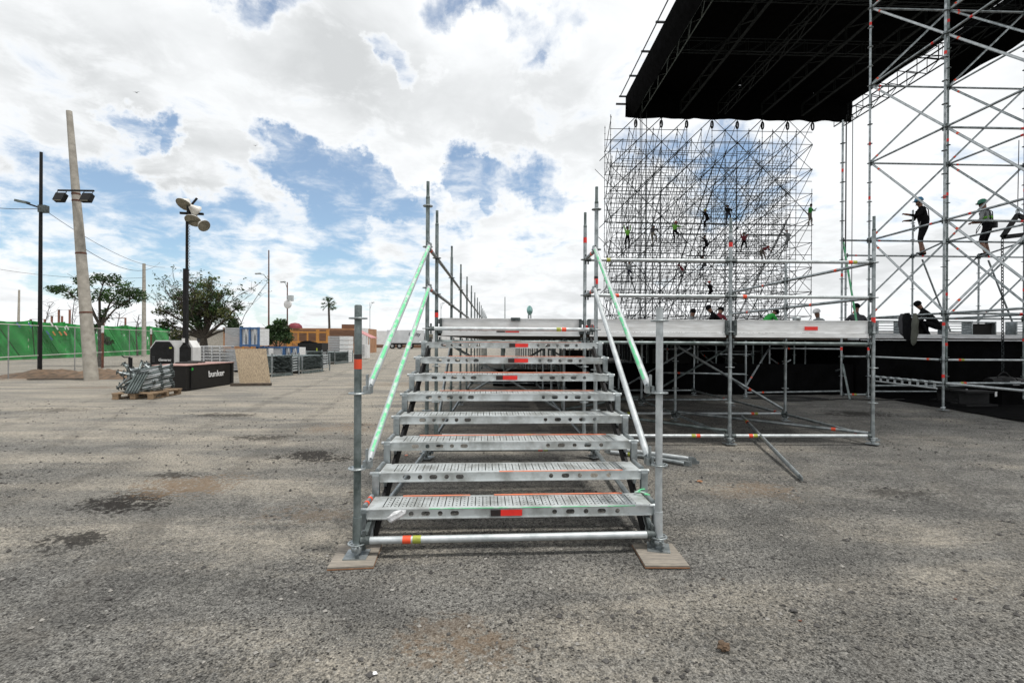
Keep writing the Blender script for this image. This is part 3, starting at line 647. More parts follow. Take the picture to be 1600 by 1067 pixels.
# ------------------------------------------------------------------ main stage: deck, black skirt, black sheet on the ground
SX0, SX1, SY0, SY1 = 9.75, 31.0, 9.45, 44.0
stage = thing('main_stage', 'large stage deck with a black cloth skirt beside the scaffold tower', 'stage', (SX0, SY0, 0))
build(MB().box(((SX0+SX1)/2, (SY0+SY1)/2, 1.60), (SX1-SX0, SY1-SY0, .06)), 'deck', 'deck_wood', stage)
build(MB().box(((SX0+SX1)/2, SY0-.03, 1.645), (SX1-SX0, .05, .11)).box(((SX0+SX1)/2, SY0-.04, 1.54), (SX1-SX0, .035, .025)), 'edge_rail', 'alu', stage)
build(MB().box((SX0-.03, (SY0+SY1)/2, 1.60), (.05, SY1-SY0, .14)), 'edge_rail', 'alu', stage)
def drape(pts, z0, z1, name, parent, label=None, cat=None, amp=.03, m='black_cloth'):
    mb = MB(); vs = []; cum = 0; cols = []
    for k in range(len(pts)-1):
        a, b = Vector(pts[k]), Vector(pts[k+1]); L = (b-a).length; n = max(2, int(L/.12)); nrm = Vector((-(b-a).y, (b-a).x, 0)).normalized()
        for i in range(n + (k == len(pts)-2)):
            s = cum+L*i/n; cols.append((a+(b-a)*(i/n), nrm, s))
        cum += L
    rows = 5
    for p, nrm, s in cols:
        for r in range(rows):
            t = r/(rows-1); w = amp*(1-.6*t)*(math.sin(s*9.0+1.3*math.sin(s*1.7)) + .5*noise.noise((s*2, t*2, 4)))
            q = p + nrm*w; vs.append((q.x, q.y, z0 + (z1-z0)*t + (.02*noise.noise((s*1.5, 0, 9)) if r == 0 else 0)))
    mb.add(vs, [(i*rows+r, (i+1)*rows+r, (i+1)*rows+r+1, i*rows+r+1) for i in range(len(cols)-1) for r in range(rows-1)], 0, True)
    return build(mb, name, m, parent, label=label, cat=cat)
drape([(SX1, SY0+.08, 0), (SX0+.05, SY0+.08, 0), (SX0+.05, SY1, 0)], .0, 1.55, 'skirt', stage)
gc = MB(); gx = 26; gy = 12; q = random.Random(5)  # flat black sheet covering the ground below the tower
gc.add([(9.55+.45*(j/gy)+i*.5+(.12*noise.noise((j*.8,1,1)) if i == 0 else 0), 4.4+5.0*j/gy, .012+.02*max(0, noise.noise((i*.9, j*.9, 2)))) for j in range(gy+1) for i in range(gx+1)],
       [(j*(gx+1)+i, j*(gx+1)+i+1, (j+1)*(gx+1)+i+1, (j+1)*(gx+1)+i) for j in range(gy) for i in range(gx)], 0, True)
build(gc, 'black_sheet', 'black_cloth', label='flat black sheet on the ground under the scaffold tower', cat='ground cloth')
# black drape closing the space under the platform, behind its first rows
drape([(1.6, 9.75, 0), (5.4, 9.7, 0), (9.7, 9.62, 0)], 0, .86, 'black_drape', None, 'low black drape hung under the platform beside the stage skirt', 'drape', .04)
drape([(-.35, 12.0, 0), (1.7, 11.8, 0)], 0, .55, 'black_drape', None, 'short low black drape hung between the posts behind the stairs', 'drape', .04)
wing = thing('wing_deck', 'dark deck bridging the platform and the main stage on thin posts', 'deck', (7.4, 12, 0))
build(MB().box((7.45, 21.5, 1.56), (4.45, 23.4, .06)), 'deck', 'deck_wood', wing)
for i, (x, y) in enumerate([(6.2, 10.4), (7.3, 10.4), (8.4, 10.2), (6.5, 12.6), (8.7, 12.4), (7.5, 14.8), (9.2, 16), (6.3, 17), (8, 19), (6.7, 13.5), (7.9, 13.2), (7.1, 16.4), (8.6, 17.6), (9.4, 20), (6.2, 20.5), (7.6, 25), (7, 22), (9, 24), (6.4, 27), (8.6, 30)]): standard(wing, x, y, 0, 1.53, 'galv_old', 8, False)
for x0, y0, x1, y1, z in ((6.2,10.4,7.3,10.4,.14), (7.3,10.4,8.4,10.2,.14), (6.2,10.4,7.3,10.4,1.1), (6.5,12.6,8.7,12.4,1.15), (8.4,10.2,8.7,12.4,.14)): ledger(wing, (x0,y0,z), (x1,y1,z), 'galv', 8)
brace(wing, (7.0, 10.35, .15), (8.3, 10.2, .95)); brace(wing, (6.6, 12.6, .2), (7.5, 14.8, 1.4)); brace(wing, (8.7, 12.5, .3), (7.5, 14.7, 1.4))
for px, py in ((1202, 612), (1090, 606), (1165, 622), (1258, 607), (1030, 618)):
    c = G(px, py); standard(wing, c.x, c.y, 0, 1.5, 'galv', 8, False); link('base_jack', jack_mesh(), wing, Matrix.Translation((c.x, c.y, .002)))
for (p0x, p0y), (p1x, p1y), z0_, z1_ in (((1090,606),(1202,612),.14,.14), ((1165,622),(1315,619),.14,.14), ((1202,612),(1258,607),1.0,.2), ((1030,618),(1165,622),.62,.62), ((1090,606),(1165,622),1.2,.2), ((1258,607),(1315,619),.15,.75), ((1090,606),(1258,607),.75,.75), ((1030,618),(1090,606),1.25,1.25), ((1202,612),(1315,619),1.28,1.28), ((1165,622),(1202,612),.3,1.3)):
    a_, b_ = G(p0x, p0y), G(p1x, p1y); brace(wing, (a_.x, a_.y, z0_), (b_.x, b_.y, z1_), 'galv', 8, .5)
# stacked gear silhouettes under the wing deck and on the stage edge
for i, (x, y, w, d, h, lab) in enumerate([(5.9,13.2,1.1,.7,1.2,'tall black equipment case under the wing deck behind the drape'), (8.9,13.6,.9,.8,1.3,'narrow black equipment case under the wing deck near the skirt'), (3.2,15.5,1.6,.8,1.1,'long black equipment case under the platform')]):
    c = thing('equipment_case', lab, 'case', (x, y, 0), 'cases under the decks')
    build(MB().box((x, y, h*.42+.06), (w, d, h*.84)).box((x, y, .04), (w*.9, d*.9, .04)), 'body', 'black_box', c)
    build(MB().box((x, y, h*.93+.005), (w, d, h*.14)), 'lid', 'black_box', c)
    for sx in (-1, 1): build(MB().box((x+sx*w*.3, y-d/2-.012, h*.5), (.14, .022, .09)), 'handle', 'alu', c)

# ------------------------------------------------------------------ the scaffold tower on the right
tower = thing('scaffold_tower', 'tall galvanised scaffold tower with diagonal braces standing in front of the stage skirt', 'scaffold', (10.5, 8, 0))
TX = [9.40, 11.47, 13.54, 15.61]; TYF, TYR, TYN = 6.62, 8.69, 4.55; TOP = 16.1
for i, x in enumerate(TX):
    s = standard(tower, x, TYF, .10, TOP, 'galv', 12, False)
    for z in (.75, 1.87, 4.6, 7.7): tapes(s, (x, TYF, 0), (x, TYF, 9), z + .1*i, ('red_tape',), .07)
    s = standard(tower, x, TYR, .10, TOP, 'galv' if i == 0 else 'galv_old', 10, False)
    for z in (1.3, 2.6, 5.2, 6.6, 9.7): tapes(s, (x, TYR, 0), (x, TYR, 9), z + .13*i, ('red_tape',), .08)
    s = standard(tower, x, TYN, .10, TOP, 'galv', 12, False)
    for y in (TYN, TYF, TYR): link('base_jack', jack_mesh(), tower, Matrix.Translation((x, y, .02)))
LV = [2.1+2*k for k in range(8)]
for k, z in enumerate(LV):
    for i, x in enumerate(TX):
        ledger(tower, (x, TYF, z), (x, TYR, z), 'galv', 10, .3 if (i+k) % 2 else None, ('red_tape',))
        ledger(tower, (x, TYN, z), (x, TYF, z), 'galv', 10, 1.5 if (i+k) % 2 else None, ('red_tape',))
        if k and i < 3: brace(tower, (x+.04, TYR, z), (x+.04, TYF, z-2), 'galv_light' if i == 0 else 'galv', 10, .35); brace(tower, (x+.04, TYF, z), (x+.04, TYN, z-2), 'galv_light', 10, .35)
        if i < 3:
            ledger(tower, (x, TYR, z), (TX[i+1], TYR, z), 'galv', 8, .25 if (i+k) % 2 else None, ('red_tape',))
            ledger(tower, (x, TYF, z), (TX[i+1], TYF, z), 'galv', 10, 1.7, ('red_tape',)) if k < 2 or k % 2 == 0 else None
            if k: brace(tower, (x, TYR+.04, z-2), (TX[i+1], TYR+.04, z), 'galv', 8, .3)
            if k and i < 2: brace(tower, (x, TYF-.04, z-2), (TX[i+1], TYF-.04, z), 'galv_light', 10, .4) if k == 1 else None
# extra bottom ledgers: 1.1 m and 0.6 m
for i in range(3): ledger(tower, (TX[i], TYF, 1.1), (TX[i+1], TYF, 1.1), 'galv_light', 10, .35)
ledger(tower, (TX[0], TYF, 1.1), (TX[0], TYR, 1.1), 'galv_light', 10, .35, ('orange_tape',))
ledger(tower, (TX[0], TYF, .6), (TX[0], TYN, .6), 'galv_light', 12, None)
ledger(tower, (TX[1], TYF, .6), (TX[0], TYF, .6), 'galv', 10, 1.6); ledger(tower, (TX[1], TYF, .6), (TX[2], TYF, .6), 'galv', 10)
for i in range(2): ledger(tower, (TX[i], TYR, .35), (TX[i+1], TYR, .35), 'galv', 8); ledger(tower, (TX[i], TYR, .2), (TX[i+1], TYR, .2), 'galv', 8)
# row of half-couplers clamped on the 0.6 m lattice ledger at the left face
lat = MB(); lat.tube((TX[0], TYF, .60), (TX[0], TYR, .60), TR, n=10).tube((TX[0], TYF+.15, .47), (TX[0], TYR-.1, .49), TR*.8, n=8)
for i in range(9): lat.beam((TX[0], TYF+.2+.21*i, .485), (TX[0], TYF+.2+.21*i, .60), .05, .012, up=(0,1,0))
lt = build(lat, 'lattice_ledger', 'galv_light', tower)
for i in range(8): link('coupler', cached('coupler', lambda: MB().lathe([(.024,-.06), (.034,-.055), (.036,0), (.034,.055), (.024,.06)], n=10).mesh('coupler', 'galv')), lt, along((TX[0], TYF+.28+.22*i, .60), (TX[0], TYF+1.28+.22*i, .60)))
# outrigger post on the left and its short ledgers; third row behind
OX = atY(1315, 500, TYR).x
ol = standard(tower, OX, TYR, .10, 7.0, 'galv', 10, True)
for z in (1.3, 3.2, 5.9): tapes(ol, (OX, TYR, 0), (OX, TYR, 9), z, ('red_tape',), .08)
ledger(tower, (OX, TYR, 4.1), (TX[0], TYR, 4.1), 'galv', 8); ledger(tower, (OX, TYR, .12), (TX[0], TYR, .12), 'galv', 8, .3); ledger(tower, (OX, TYR, 1.1), (TX[0], TYR, 1.1), 'galv', 8)
brace(tower, (OX+.03, TYR, 4.05), (TX[0]-.25, TYR+.02, 1.7), 'green_paint', 10)
brace(tower, (OX-.45, TYR-.9, .1), (OX, TYR-.05, .9), 'galv_old')
Y3 = 10.76; X3 = [atY(1426, 400, Y3).x + 2.07*k for k in (-1, 0, 1, 2)]
for x, zt in ((X3[1], 5.5), (X3[2], 4.2), (X3[3], 5.5)):
    standard(tower, x, Y3, 1.63, zt, 'galv', 8, False)
    brace(tower, (x+.3, Y3, 4.0), (x+1.2, Y3, 1.8), 'galv', 8)
for a, b in zip(X3[:-1], X3[1:]):
    ledger(tower, (a, Y3, 4.1), (b, Y3, 4.1), 'galv', 8, .3, ('red_tape',)); brace(tower, (a, Y3+.05, 2.1), (b, Y3+.05, 4.1), 'galv', 8, .4)
standard(tower, X3[0], Y3, 1.63, 4.15, 'galv', 8, False)
for x in X3[1:3]: ledger(tower, (x, Y3, 4.1), (x-1.0, TYR, 4.1), 'galv', 8)

# objects on and around the tower foot
def chain(p0, p1, name, label, cat='chain', r=.011, pitch=.075):
    mb = MB(); p0, p1 = Vector(p0), Vector(p1); L = (p1-p0).length; n = int(L/pitch)
    for i in range(n):
        c = p0 + (p1-p0)*((i+.5)/n); ax = Vector((1,0,0)) if i % 2 else Vector((0,1,0))
        pts = [c + ax*(math.cos(t)*.026) + Vector((0,0,math.sin(t)*.054)) for t in [2*math.pi*k/8 for k in range(9)]]; mb.path(pts, r, 4)
    return build(mb, name, 'galv_dark', label=label, cat=cat)
HY = 7.75; HX = atY(1567, 560, HY).x
spr = thing('spreader_bracket', 'black triangular steel spreader bracket hanging on the tower above the hoist chain', 'bracket', (HX+.2, HY, 3.65))
tri = [atY(1566, 371, HY), atY(1590, 336, HY), atY(1640, 362, HY)]; cen = sum(tri, Vector())/3
mb = MB()
for i in range(3): mb.beam(tri[i], tri[(i+1) % 3], .10, .05, up=(0,1,0))
build(mb, 'plate_frame', 'black_steel', spr); build(MB().path([tri[1]+Vector((.04*math.cos(t), 0, .07+.07*math.sin(t))) for t in [k*.7 for k in range(10)]], .012), 'shackle', 'galv', spr); build(MB().tube(tri[1], tri[1]+Vector((.02,0,1.8)), .008), 'sling', 'cable', spr)
chain(tri[0]-Vector((0,0,.05)), (HX-.0, HY, .78), 'hoist_chain', 'long steel hoist chain hanging from the triangular bracket to the black motor')
hoist = thing('chain_hoist', 'black electric chain hoist motor on the ground below the hanging chain', 'hoist', (HX, HY, 0))
hb = lump((HX+.05, HY, .52), (.30, .17, .16), 2.2, 3, .12); build(hb, 'body', 'black_steel', hoist)
build(MB().tube((HX-.35, HY, .50), (HX-.12, HY, .52), .14, n=14), 'motor_cover', 'black_steel', hoist); build(MB().tube((HX+.25, HY, .52), (HX+.46, HY, .5), .13, n=14), 'gear_cover', 'black_steel', hoist)
build(MB().path([(HX-.15+.3*t, HY-.02, .66+.11*math.sin(math.pi*t)) for t in [k/6 for k in range(7)]], .014), 'handle', 'black_steel', hoist); build(MB().box((HX+.05, HY, .19), (.5, .34, .38)), 'chain_bag', 'black_cloth', hoist)
build(MB().box((HX+.12, HY-.172, .55), (.26, .004, .035)).box((HX+.15, HY-.168, .49), (.17, .004, .03)), 'label_plate', 'slat_grey', hoist)
for i, (px, py, L, hh, rz, lab) in enumerate([(1494,629,.62,.34,.05,'short black steel beam lying by the tower foot, white sticker on its end'), (1535,636,.75,.36,.02,'longer black steel beam lying beside the hoist')]):
    c = G(px, py); b = thing('steel_beam', lab, 'beam', (c.x, c.y, 0), 'black beams at the tower foot')
    build(MB().box((c.x, c.y+.2, hh-.02), (L, .4, .04), rz).box((c.x, c.y+.2, .035), (L, .4, .05), rz), 'flange', 'black_steel', b); build(MB().box((c.x, c.y+.2, hh/2), (L*.98, .03, hh-.08), rz), 'web', 'black_steel', b)
    build(MB().box((c.x+L*.42, c.y-.004, hh-.06), (.05, .004, .11), rz), 'sticker', 'print_white', b)
# jacket hung over the tower rail at 2.1 m
jx, jy = TX[0]-.03, 7.4
jt = thing('jacket', 'dark jacket with an olive lining hung over a tower rail', 'jacket', (jx, jy, 1.4))
def lobe(cy, w, ztop, zbot, th, m, nm, seed):
    mb = MB(); vs = []; n, rows = 14, 16
    for r in range(rows+1):
        t = r/rows; z = ztop+(zbot-ztop)*t; prof = (.45+.55*math.sin(min(1, t*3)*math.pi/2))*math.sqrt(max(.02, 1-max(0, (t-.72)/.28)**2))
        for k in range(n):
            a = 2*math.pi*k/n; wob = 1+.22*noise.noise((math.cos(a)*1.5+seed, math.sin(a)*1.5, t*4))
            vs.append((jx+math.cos(a)*th*prof*wob, jy+cy+math.sin(a)*w*prof*wob+.03*math.sin(t*3+seed), z))
    mb.add(vs, [(r*n+k, r*n+(k+1) % n, (r+1)*n+(k+1) % n, (r+1)*n+k) for r in range(rows) for k in range(n)], 0, True); mb.add(vs, [tuple(range(n)), tuple(range(rows*n, rows*n+n))[::-1]])
    return build(mb, nm, m, jt)
lobe(.08, .14, 2.16, 1.50, .05, 'cl_black', 'shell', 1.); lobe(-.085, .085, 2.14, 1.40, .04, 'cl_olive', 'lining', 4.); lobe(.22, .085, 2.15, 1.62, .05, 'cl_charcoal', 'sleeve', 7.)
# frames and gear standing along the stage edge
for i in range(6):
    x = 11.0+1.02*i; y = SY0+.6+.3*(i % 2)
    g = thing('gear_frame', ['small slatted metal gear frame on the stage edge behind the jacket', 'black boxed gear frame on the stage edge', 'metal ladder frame with red tapes on the stage edge', 'low black gear frame on the stage edge behind the chain', 'slatted metal gear frame on the stage edge past the chain', 'black crate frame at the far end of the stage edge'][i], 'frame', (x, y, 1.64), 'gear along the stage edge')
    mb = MB(); h = .44
    for dx in (-.36, .36): mb.box((x+dx, y, 1.64+h/2), (.035, .3, h))
    mb.box((x, y, 1.64+h), (.76, .3, .03)).box((x, y, 1.66), (.76, .3, .03)); build(mb, 'frame', 'galv' if i != 1 else 'black_steel', g)
    if i % 2: build(MB().box((x, y+.05, 1.64+.22), (.66, .2, .36)), 'case', 'black_box', g)
    else:
        for k in range(5): build(MB().box((x, y-.12, 1.72+.075*k), (.68, .03, .025)), 'slat', 'galv', g)

# ------------------------------------------------------------------ rear scaffold wall and stage roof
WX = [8.75+2.07*i for i in range(13)]; LO = lambda j: int(.2365*j+.6); HI = lambda j: 9+int(.45*j); WY = [34.7+2.07*k for k in range(7)]; WZ = [1.6+2.0*k for k in range(10)]
wall = thing('scaffold_wall', 'huge open scaffold wall of thin tubes rising behind the stage to the roof', 'scaffold', (17, 36, 1.6))
q = random.Random(11)
for j, y in enumerate(WY):
    for i, x in enumerate(WX):
        if not LO(j) <= i < HI(j): continue
        zt = 19.75 if j > 0 or i < 8 else 14.0
        if j > 1: zt -= q.choice((0, 0, .5, 1)) + max(0, j-4)*1.2
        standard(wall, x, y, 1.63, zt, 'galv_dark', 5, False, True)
lg, dg = MB(), MB(); T = .027
for k, z in enumerate(WZ[:-1]):
    for j, y in enumerate(WY):
        for i in range(LO(j), HI(j)-1):
            if z > 18.5-max(0, j-4)*1.2: continue
            if q.random() < .93: lg.tube((WX[i], y, z), (WX[i+1], y, z), T, n=4, cap=False)
            if j < 6 and k < 9 and q.random() < .7: lg.tube((WX[i], y, z+1), (WX[i+1], y, z+1), T, n=4, cap=False)
    for j in range(6):
        for i in range(LO(j+1), HI(j)):
            if z > 17.7-max(0, j-4)*1.2: continue
            lg.tube((WX[i], WY[j], z), (WX[i], WY[j+1], z), T, n=4, cap=False)
            dg.tube((WX[i]+.05, WY[j+1], z), (WX[i]+.05, WY[j], z+2), T, n=4, cap=False); dg.tube((WX[i]-.05, WY[j], z), (WX[i]-.05, WY[j+1], z+2), T, n=4, cap=False) if (i+j+k) % 2 else None
for k, z in enumerate(WZ[:-1]):
    for i in range(8):
        if (i-k) % 3 == 0 or (i-k) % 4 == 1 or k > 5: dg.tube((WX[i], WY[0]-.05, z), (WX[i+1], WY[0]-.05, z+2), T*1.25, n=4, cap=False)
        if (i+k) % 3 == 0: dg.tube((WX[i+1], WY[0]-.05, z), (WX[i], WY[0]-.05, z+2), T, n=4, cap=False)
        if (i-k) % 3 == 1: dg.tube((WX[i], WY[2]+.05, z), (WX[i+1], WY[2]+.05, z+2), T*1.2, n=4, cap=False)
        if (i+k) % 3 == 1: dg.tube((WX[i+1], WY[3]+.05, z), (WX[i], WY[3]+.05, z+2), T, n=4, cap=False)
for px, py in ((980.5,388),(1021,383),(1055,379),(1103,359.5),(1137,351),(1102,400),(1098,430),(1067,432),(1109,472),(1162,394),(1193,409),(1230,391),(1265,352.6),(983.5,441)):
    p = atY(px, py, 34.58); i = max(0, min(7, int((p.x-WX[0])/2.07)))
    lg.tube((WX[i], 34.64, p.z-.01), (WX[i+1], 34.64, p.z-.01), .03, n=5, cap=False); lg.tube((WX[i], 34.98, p.z+1.35), (WX[i+1], 34.98, p.z+1.35), .025, n=4, cap=False)
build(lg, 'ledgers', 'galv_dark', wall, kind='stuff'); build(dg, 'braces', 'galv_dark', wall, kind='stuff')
for i in range(3):
    a = WX[0]+3.5+i*2.4; build(MB().box((a, 35.7, 5.0+.03*i), (2.3, .7, .07)), 'walk_board', 'slat_grey', wall)

roof = thing('stage_roof', 'black fabric stage roof on lattice trusses high over the stage', 'roof', (19, 30, 19))
RX0, RX1, RY0, RY1, RZ0 = 10.5, 28.2, 1.0, 34.5, 19.75
def sag(x, y): return .25*math.sin((x-RX0)/(RX1-RX0)*math.pi)**2
mb = MB(); nx_, ny_ = 40, 30; vs = []
for j in range(ny_+1):
    y = RY0+(RY1-RY0)*j/ny_
    for i in range(nx_+1):
        t = i/nx_; x = RX0-.6+(RX1-RX0+.9)*t
        z = RZ0+1.35+1.1*math.sin(t*math.pi) - .16*abs(math.sin(t*math.pi*6)) - .10*abs(math.sin(j/ny_*math.pi*8)) + .05*noise.noise((x, y, 2))
        vs.append((x, y, z))
mb.add(vs, [(j*(nx_+1)+i, j*(nx_+1)+i+1, (j+1)*(nx_+1)+i+1, (j+1)*(nx_+1)+i) for j in range(ny_) for i in range(nx_)], 0, True)
build(mb, 'membrane', 'black_cloth', roof)
def hang(p0, p1, zt0, zt1, drop, n, inward):
    mb = MB(); vs = []; p0, p1 = Vector(p0), Vector(p1)
    for i in range(n+1):
        t = i/n; p = p0+(p1-p0)*t; zt = zt0(t); d = drop + .45*abs(math.sin(t*n*.35)) + .6*noise.noise((t*20, 1, 5)) - .2
        for r in range(4):
            s = r/3; w = Vector(inward)*(s*s) ; vs.append(tuple(Vector((p.x, p.y, zt - (zt-(RZ0-.2-d*.2))*s)) + w))
    mb.add(vs, [(i*4+r, (i+1)*4+r, (i+1)*4+r+1, i*4+r+1) for i in range(n) for r in range(3)], 0, True); return mb
ztop = lambda t: RZ0+1.35+1.1*math.sin(t*math.pi)
build(hang((RX0-.6, RY1, 0), (RX1+.3, RY1, 0), ztop, None, .4, 60, (.0, .1, 0)), 'valance', 'black_cloth', roof)
build(hang((RX0-.6, RY0, 0), (RX0-.6, RY1, 0), lambda t: RZ0+1.35, None, .2, 60, (.6, 0, 0)), 'valance', 'black_cloth', roof)
mb = MB(); vs = []; n = 46
for i in range(n+1):
    y = 1.0+25.6*i/n
    for r in range(5): t = r/4; vs.append((28.75+.10*math.sin(i*1.3)*t+.08*noise.noise((i*.5, t*2, 3)), y, 21.2-(3.05+.10*noise.noise((i*.4, 1, 1)))*t))
mb.add(vs, [(i*5+r, i*5+r+1, (i+1)*5+r+1, (i+1)*5+r) for i in range(n) for r in range(4)], 0, True); build(mb, 'side_valance', 'black_cloth', roof)
# trusses along the depth of the roof: pairs of bottom chords, lattice between them
def truss(p0, p1, h, w, bays, mname='truss_dark', r=.03, flat=False):
    mb = MB(); p0, p1 = Vector(p0), Vector(p1); d = (p1-p0); side = Vector((-d.y, d.x, 0)).normalized()*w/2; up = Vector((0,0,h))
    for s in (-1, 1):
        mb.tube(p0+side*s, p1+side*s, r, n=6); mb.tube(p0+side*s+up, p1+side*s+up, r, n=6)
    for k in range(bays):
        a = p0+d*(k/bays); b = p0+d*((k+1)/bays)
        for s in (-1, 1):
            mb.tube(a+side*s, (b if k % 2 else b)+side*s+up, r*.6, n=4, cap=False); mb.tube(b+side*s, b+side*s+up, r*.6, n=4, cap=False)
        mb.tube(a+side, b-side, r*.6, n=4, cap=False)
    return mb
mb_names = []
for i, x in enumerate((10.9, 14.3, 17.6, 20.9, 24.2)):
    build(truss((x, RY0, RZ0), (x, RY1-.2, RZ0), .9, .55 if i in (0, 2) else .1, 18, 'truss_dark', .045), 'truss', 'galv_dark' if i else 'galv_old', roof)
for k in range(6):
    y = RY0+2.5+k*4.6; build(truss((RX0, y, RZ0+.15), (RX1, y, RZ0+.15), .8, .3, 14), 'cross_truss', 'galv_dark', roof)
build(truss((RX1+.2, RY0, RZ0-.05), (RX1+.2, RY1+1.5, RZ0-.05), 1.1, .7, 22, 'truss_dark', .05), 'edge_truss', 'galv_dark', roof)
build(MB().tube((RX0-.85, RY0, RZ0+1.75), (RX0-.85, RY1+.8, RZ0+1.75), .045, n=6), 'eave_tube', 'truss_dark', roof)
for k in range(9): build(MB().beam((RX0-1.0, RY1+.5-3*k, RZ0+1.62), (RX0-.3, RY1+.5-3*k, RZ0+1.62), .12, .1), 'eave_bracket', 'truss_dark', roof)
build(MB().beam((RX0-1.3, RY1+.3, RZ0+.9), (RX0-.2, RY1+.3, RZ0+.9), .12, .12), 'eave_bracket', 'truss_dark', roof)
for i in range(8):
    x = 10.75+2.07*i; build(MB().path([(x+.10*math.sin(t), RY1+.05, 19.0+.30*math.cos(t)) for t in [k*math.pi/5 for k in range(11)]], .055, 5), 'roof_ring', 'black_steel', roof)
    build(MB().tube((x, RY1+.05, 19.25), (x, RY1+.05, 19.8), .02, n=4), 'sling', 'black_steel', roof)
# roof legs: the four masts that carry it
for x, y in ((11.2, 34.0), (27.9, 34.0), (27.9, 9.6)):
    build(truss((x, y, 1.64), (x, y+.001, RZ0), .0, .0, 2) if False else MB().tube((x-.25, y, 1.64), (x-.25, y, RZ0), .03, n=5).tube((x+.25, y, 1.64), (x+.25, y, RZ0), .03, n=5).tube((x, y+.4, 1.64), (x, y+.4, RZ0), .03, n=5), 'mast', 'truss_dark', roof)

# ------------------------------------------------------------------ yard on the left: poles, fences, trees
def pole_line(a, b, sagm, name, label):
    a, b = Vector(a), Vector(b); pts = [a+(b-a)*t - Vector((0,0,sagm*4*t*(1-t))) for t in [k/14 for k in range(15)]]
    return build(MB().path(pts, .012, 4), name, 'cable', label=label, cat='cable')
p0 = G(143, 594); p1 = atY(108, 174, p0.y-.1); ax = (p1-p0)
lp = thing('concrete_pole', 'leaning tapered concrete pole with two black floodlights on a crossbar', 'pole', p0)
build(MB().tube(p0-ax*.02, p1, .21, .085, n=16), 'shaft', 'concrete', lp)
for t in (.47, .69, .665, .25): c = p0+ax*t; build(MB().tube(c, c+ax*.006, .215-.125*t, n=14), 'band', 'rust', lp)
c = p0+ax*.70; bar = build(MB().beam(c+Vector((-.42,-.2,0)), c+Vector((.78,-.2,0)), .05, .05), 'crossbar', 'black_steel', lp)
for dx in (-.27, .62):
    k = c+Vector((dx, -.28, -.27)); h = build(MB().box(k, (.31,.16,.30), M=Matrix.Rotation(R(-25), 3, 'X')), 'floodlight', 'black_steel', lp)
    build(MB().box(k+Vector((0,-.085,-.04)), (.25,.02,.2), M=Matrix.Rotation(R(-25), 3, 'X')), 'lens', 'lamp_glass', h); build(MB().path([k+Vector((-.15,0,.08)), k+Vector((-.15,.06,.24)), k+Vector((.15,.06,.24)), k+Vector((.15,0,.08))], .015, 5), 'yoke', 'black_steel', h)
b0 = G(62, 586); zt = atY(63, 238, b0.y).z
bp_ = thing('lamp_post', 'tall thin black lamp post with a single arm beside the chain link fence', 'lamp post', b0)
build(MB().tube(b0, (b0.x+.02, b0.y, zt), .075, .05, n=10), 'shaft', 'black_steel', bp_)
a = atY(66, 326, b0.y); e = atY(30, 314, b0.y); arm = build(MB().tube(a, e, .035, n=6), 'arm', 'black_steel', bp_); build(MB().beam(e+Vector((-.12,0,.01)), e+Vector((.35,0,-.08)), .16, .09), 'lamp_head', 'galv_old', bp_)
build(MB().box(a+Vector((.05,0,-.02)), (.28,.2,.28)), 'junction_box', 'cast_iron', bp_)
pole_line(a, atY(258, 418, 40), .6, 'power_line', 'thin cable sagging from the black lamp post past the leaning pole')
pole_line(a, atY(-60, 318, 18), .1, 'power_line', 'thin cable running off the lamp arm away from the yard')
pole_line(p0+ax*.5, atY(250, 410, 40), .8, 'power_line', 'thin cable from the leaning pole to the pale post')
pole_line(atY(0, 421, 34), atY(225, 434, 36), .3, 'power_line', 'low thin cable over the green screen')
w0 = atY(225, 552, 36.6); w0.z = 0
wp = thing('white_post', 'pale tapered post standing beyond the green screen', 'post', w0); build(MB().tube(w0, atY(225, 412, w0.y), .17, .11, n=10), 'shaft', 'concrete', wp)
w0 = atY(28, 552, 60); w0.z = 0; wp = thing('white_post', 'far thin grey post behind the green screen and the lamp post', 'post', w0); build(MB().tube(w0, atY(30, 453, 60), .16, .1, n=8), 'shaft', 'concrete', wp)
def street_lamp(px, ytop, Y, armpx, army, lab, r=.09, extra=False):
    b = atY(px, 540, Y); b.z = 0; t = atY(px, ytop, Y); s = thing('street_lamp', lab, 'street lamp', b, 'far street lamps')
    build(MB().tube(b, t, r, r*.6, n=8), 'shaft', 'rust' if r > .07 else 'galv_old', s)
    a = atY(px, army+10, Y); e = atY(armpx, army, Y); build(MB().path([a, (a+e)/2+Vector((0,0,.25)), e], r*.4, 5), 'arm', 'galv_old', s); build(MB().beam(e+Vector((-.3,0,0)), e+Vector((.2,0,.05)), .25, .1), 'lamp_head', 'galv', s)
    return s, t
street_lamp(420, 391, 43, 404, 428, 'tall rusty street lamp pole behind the round bush')
s, t = street_lamp(449, 441, 48, 443, 441, 'shorter street lamp pole carrying a white dish and box')
build(MB().lathe([(0,.06), (.35,.03), (.5,0), (.48,-.05)], c=atY(449.5, 475, 47.7), axis=(-.3,-1,0), n=14), 'dish', 'white_wall', s); build(MB().box(atY(454, 466, 47.8), (.5,.4,.6)), 'meter_box', 'galv_light', s)
street_lamp(578, 473, 75, 583, 473, 'thin grey street lamp beyond the shed canopy', .06); street_lamp(689, 474, 80, 693, 474, 'thin double street lamp seen past the guard rail posts', .06)
b = atY(789, 540, 60); b.z = 0; pl = thing('thin_pole', 'thin bare pole far beyond the platform deck', 'pole', b); build(MB().tube(b, atY(789, 464, 60), .07, .05, n=6), 'shaft', 'galv_old', pl)

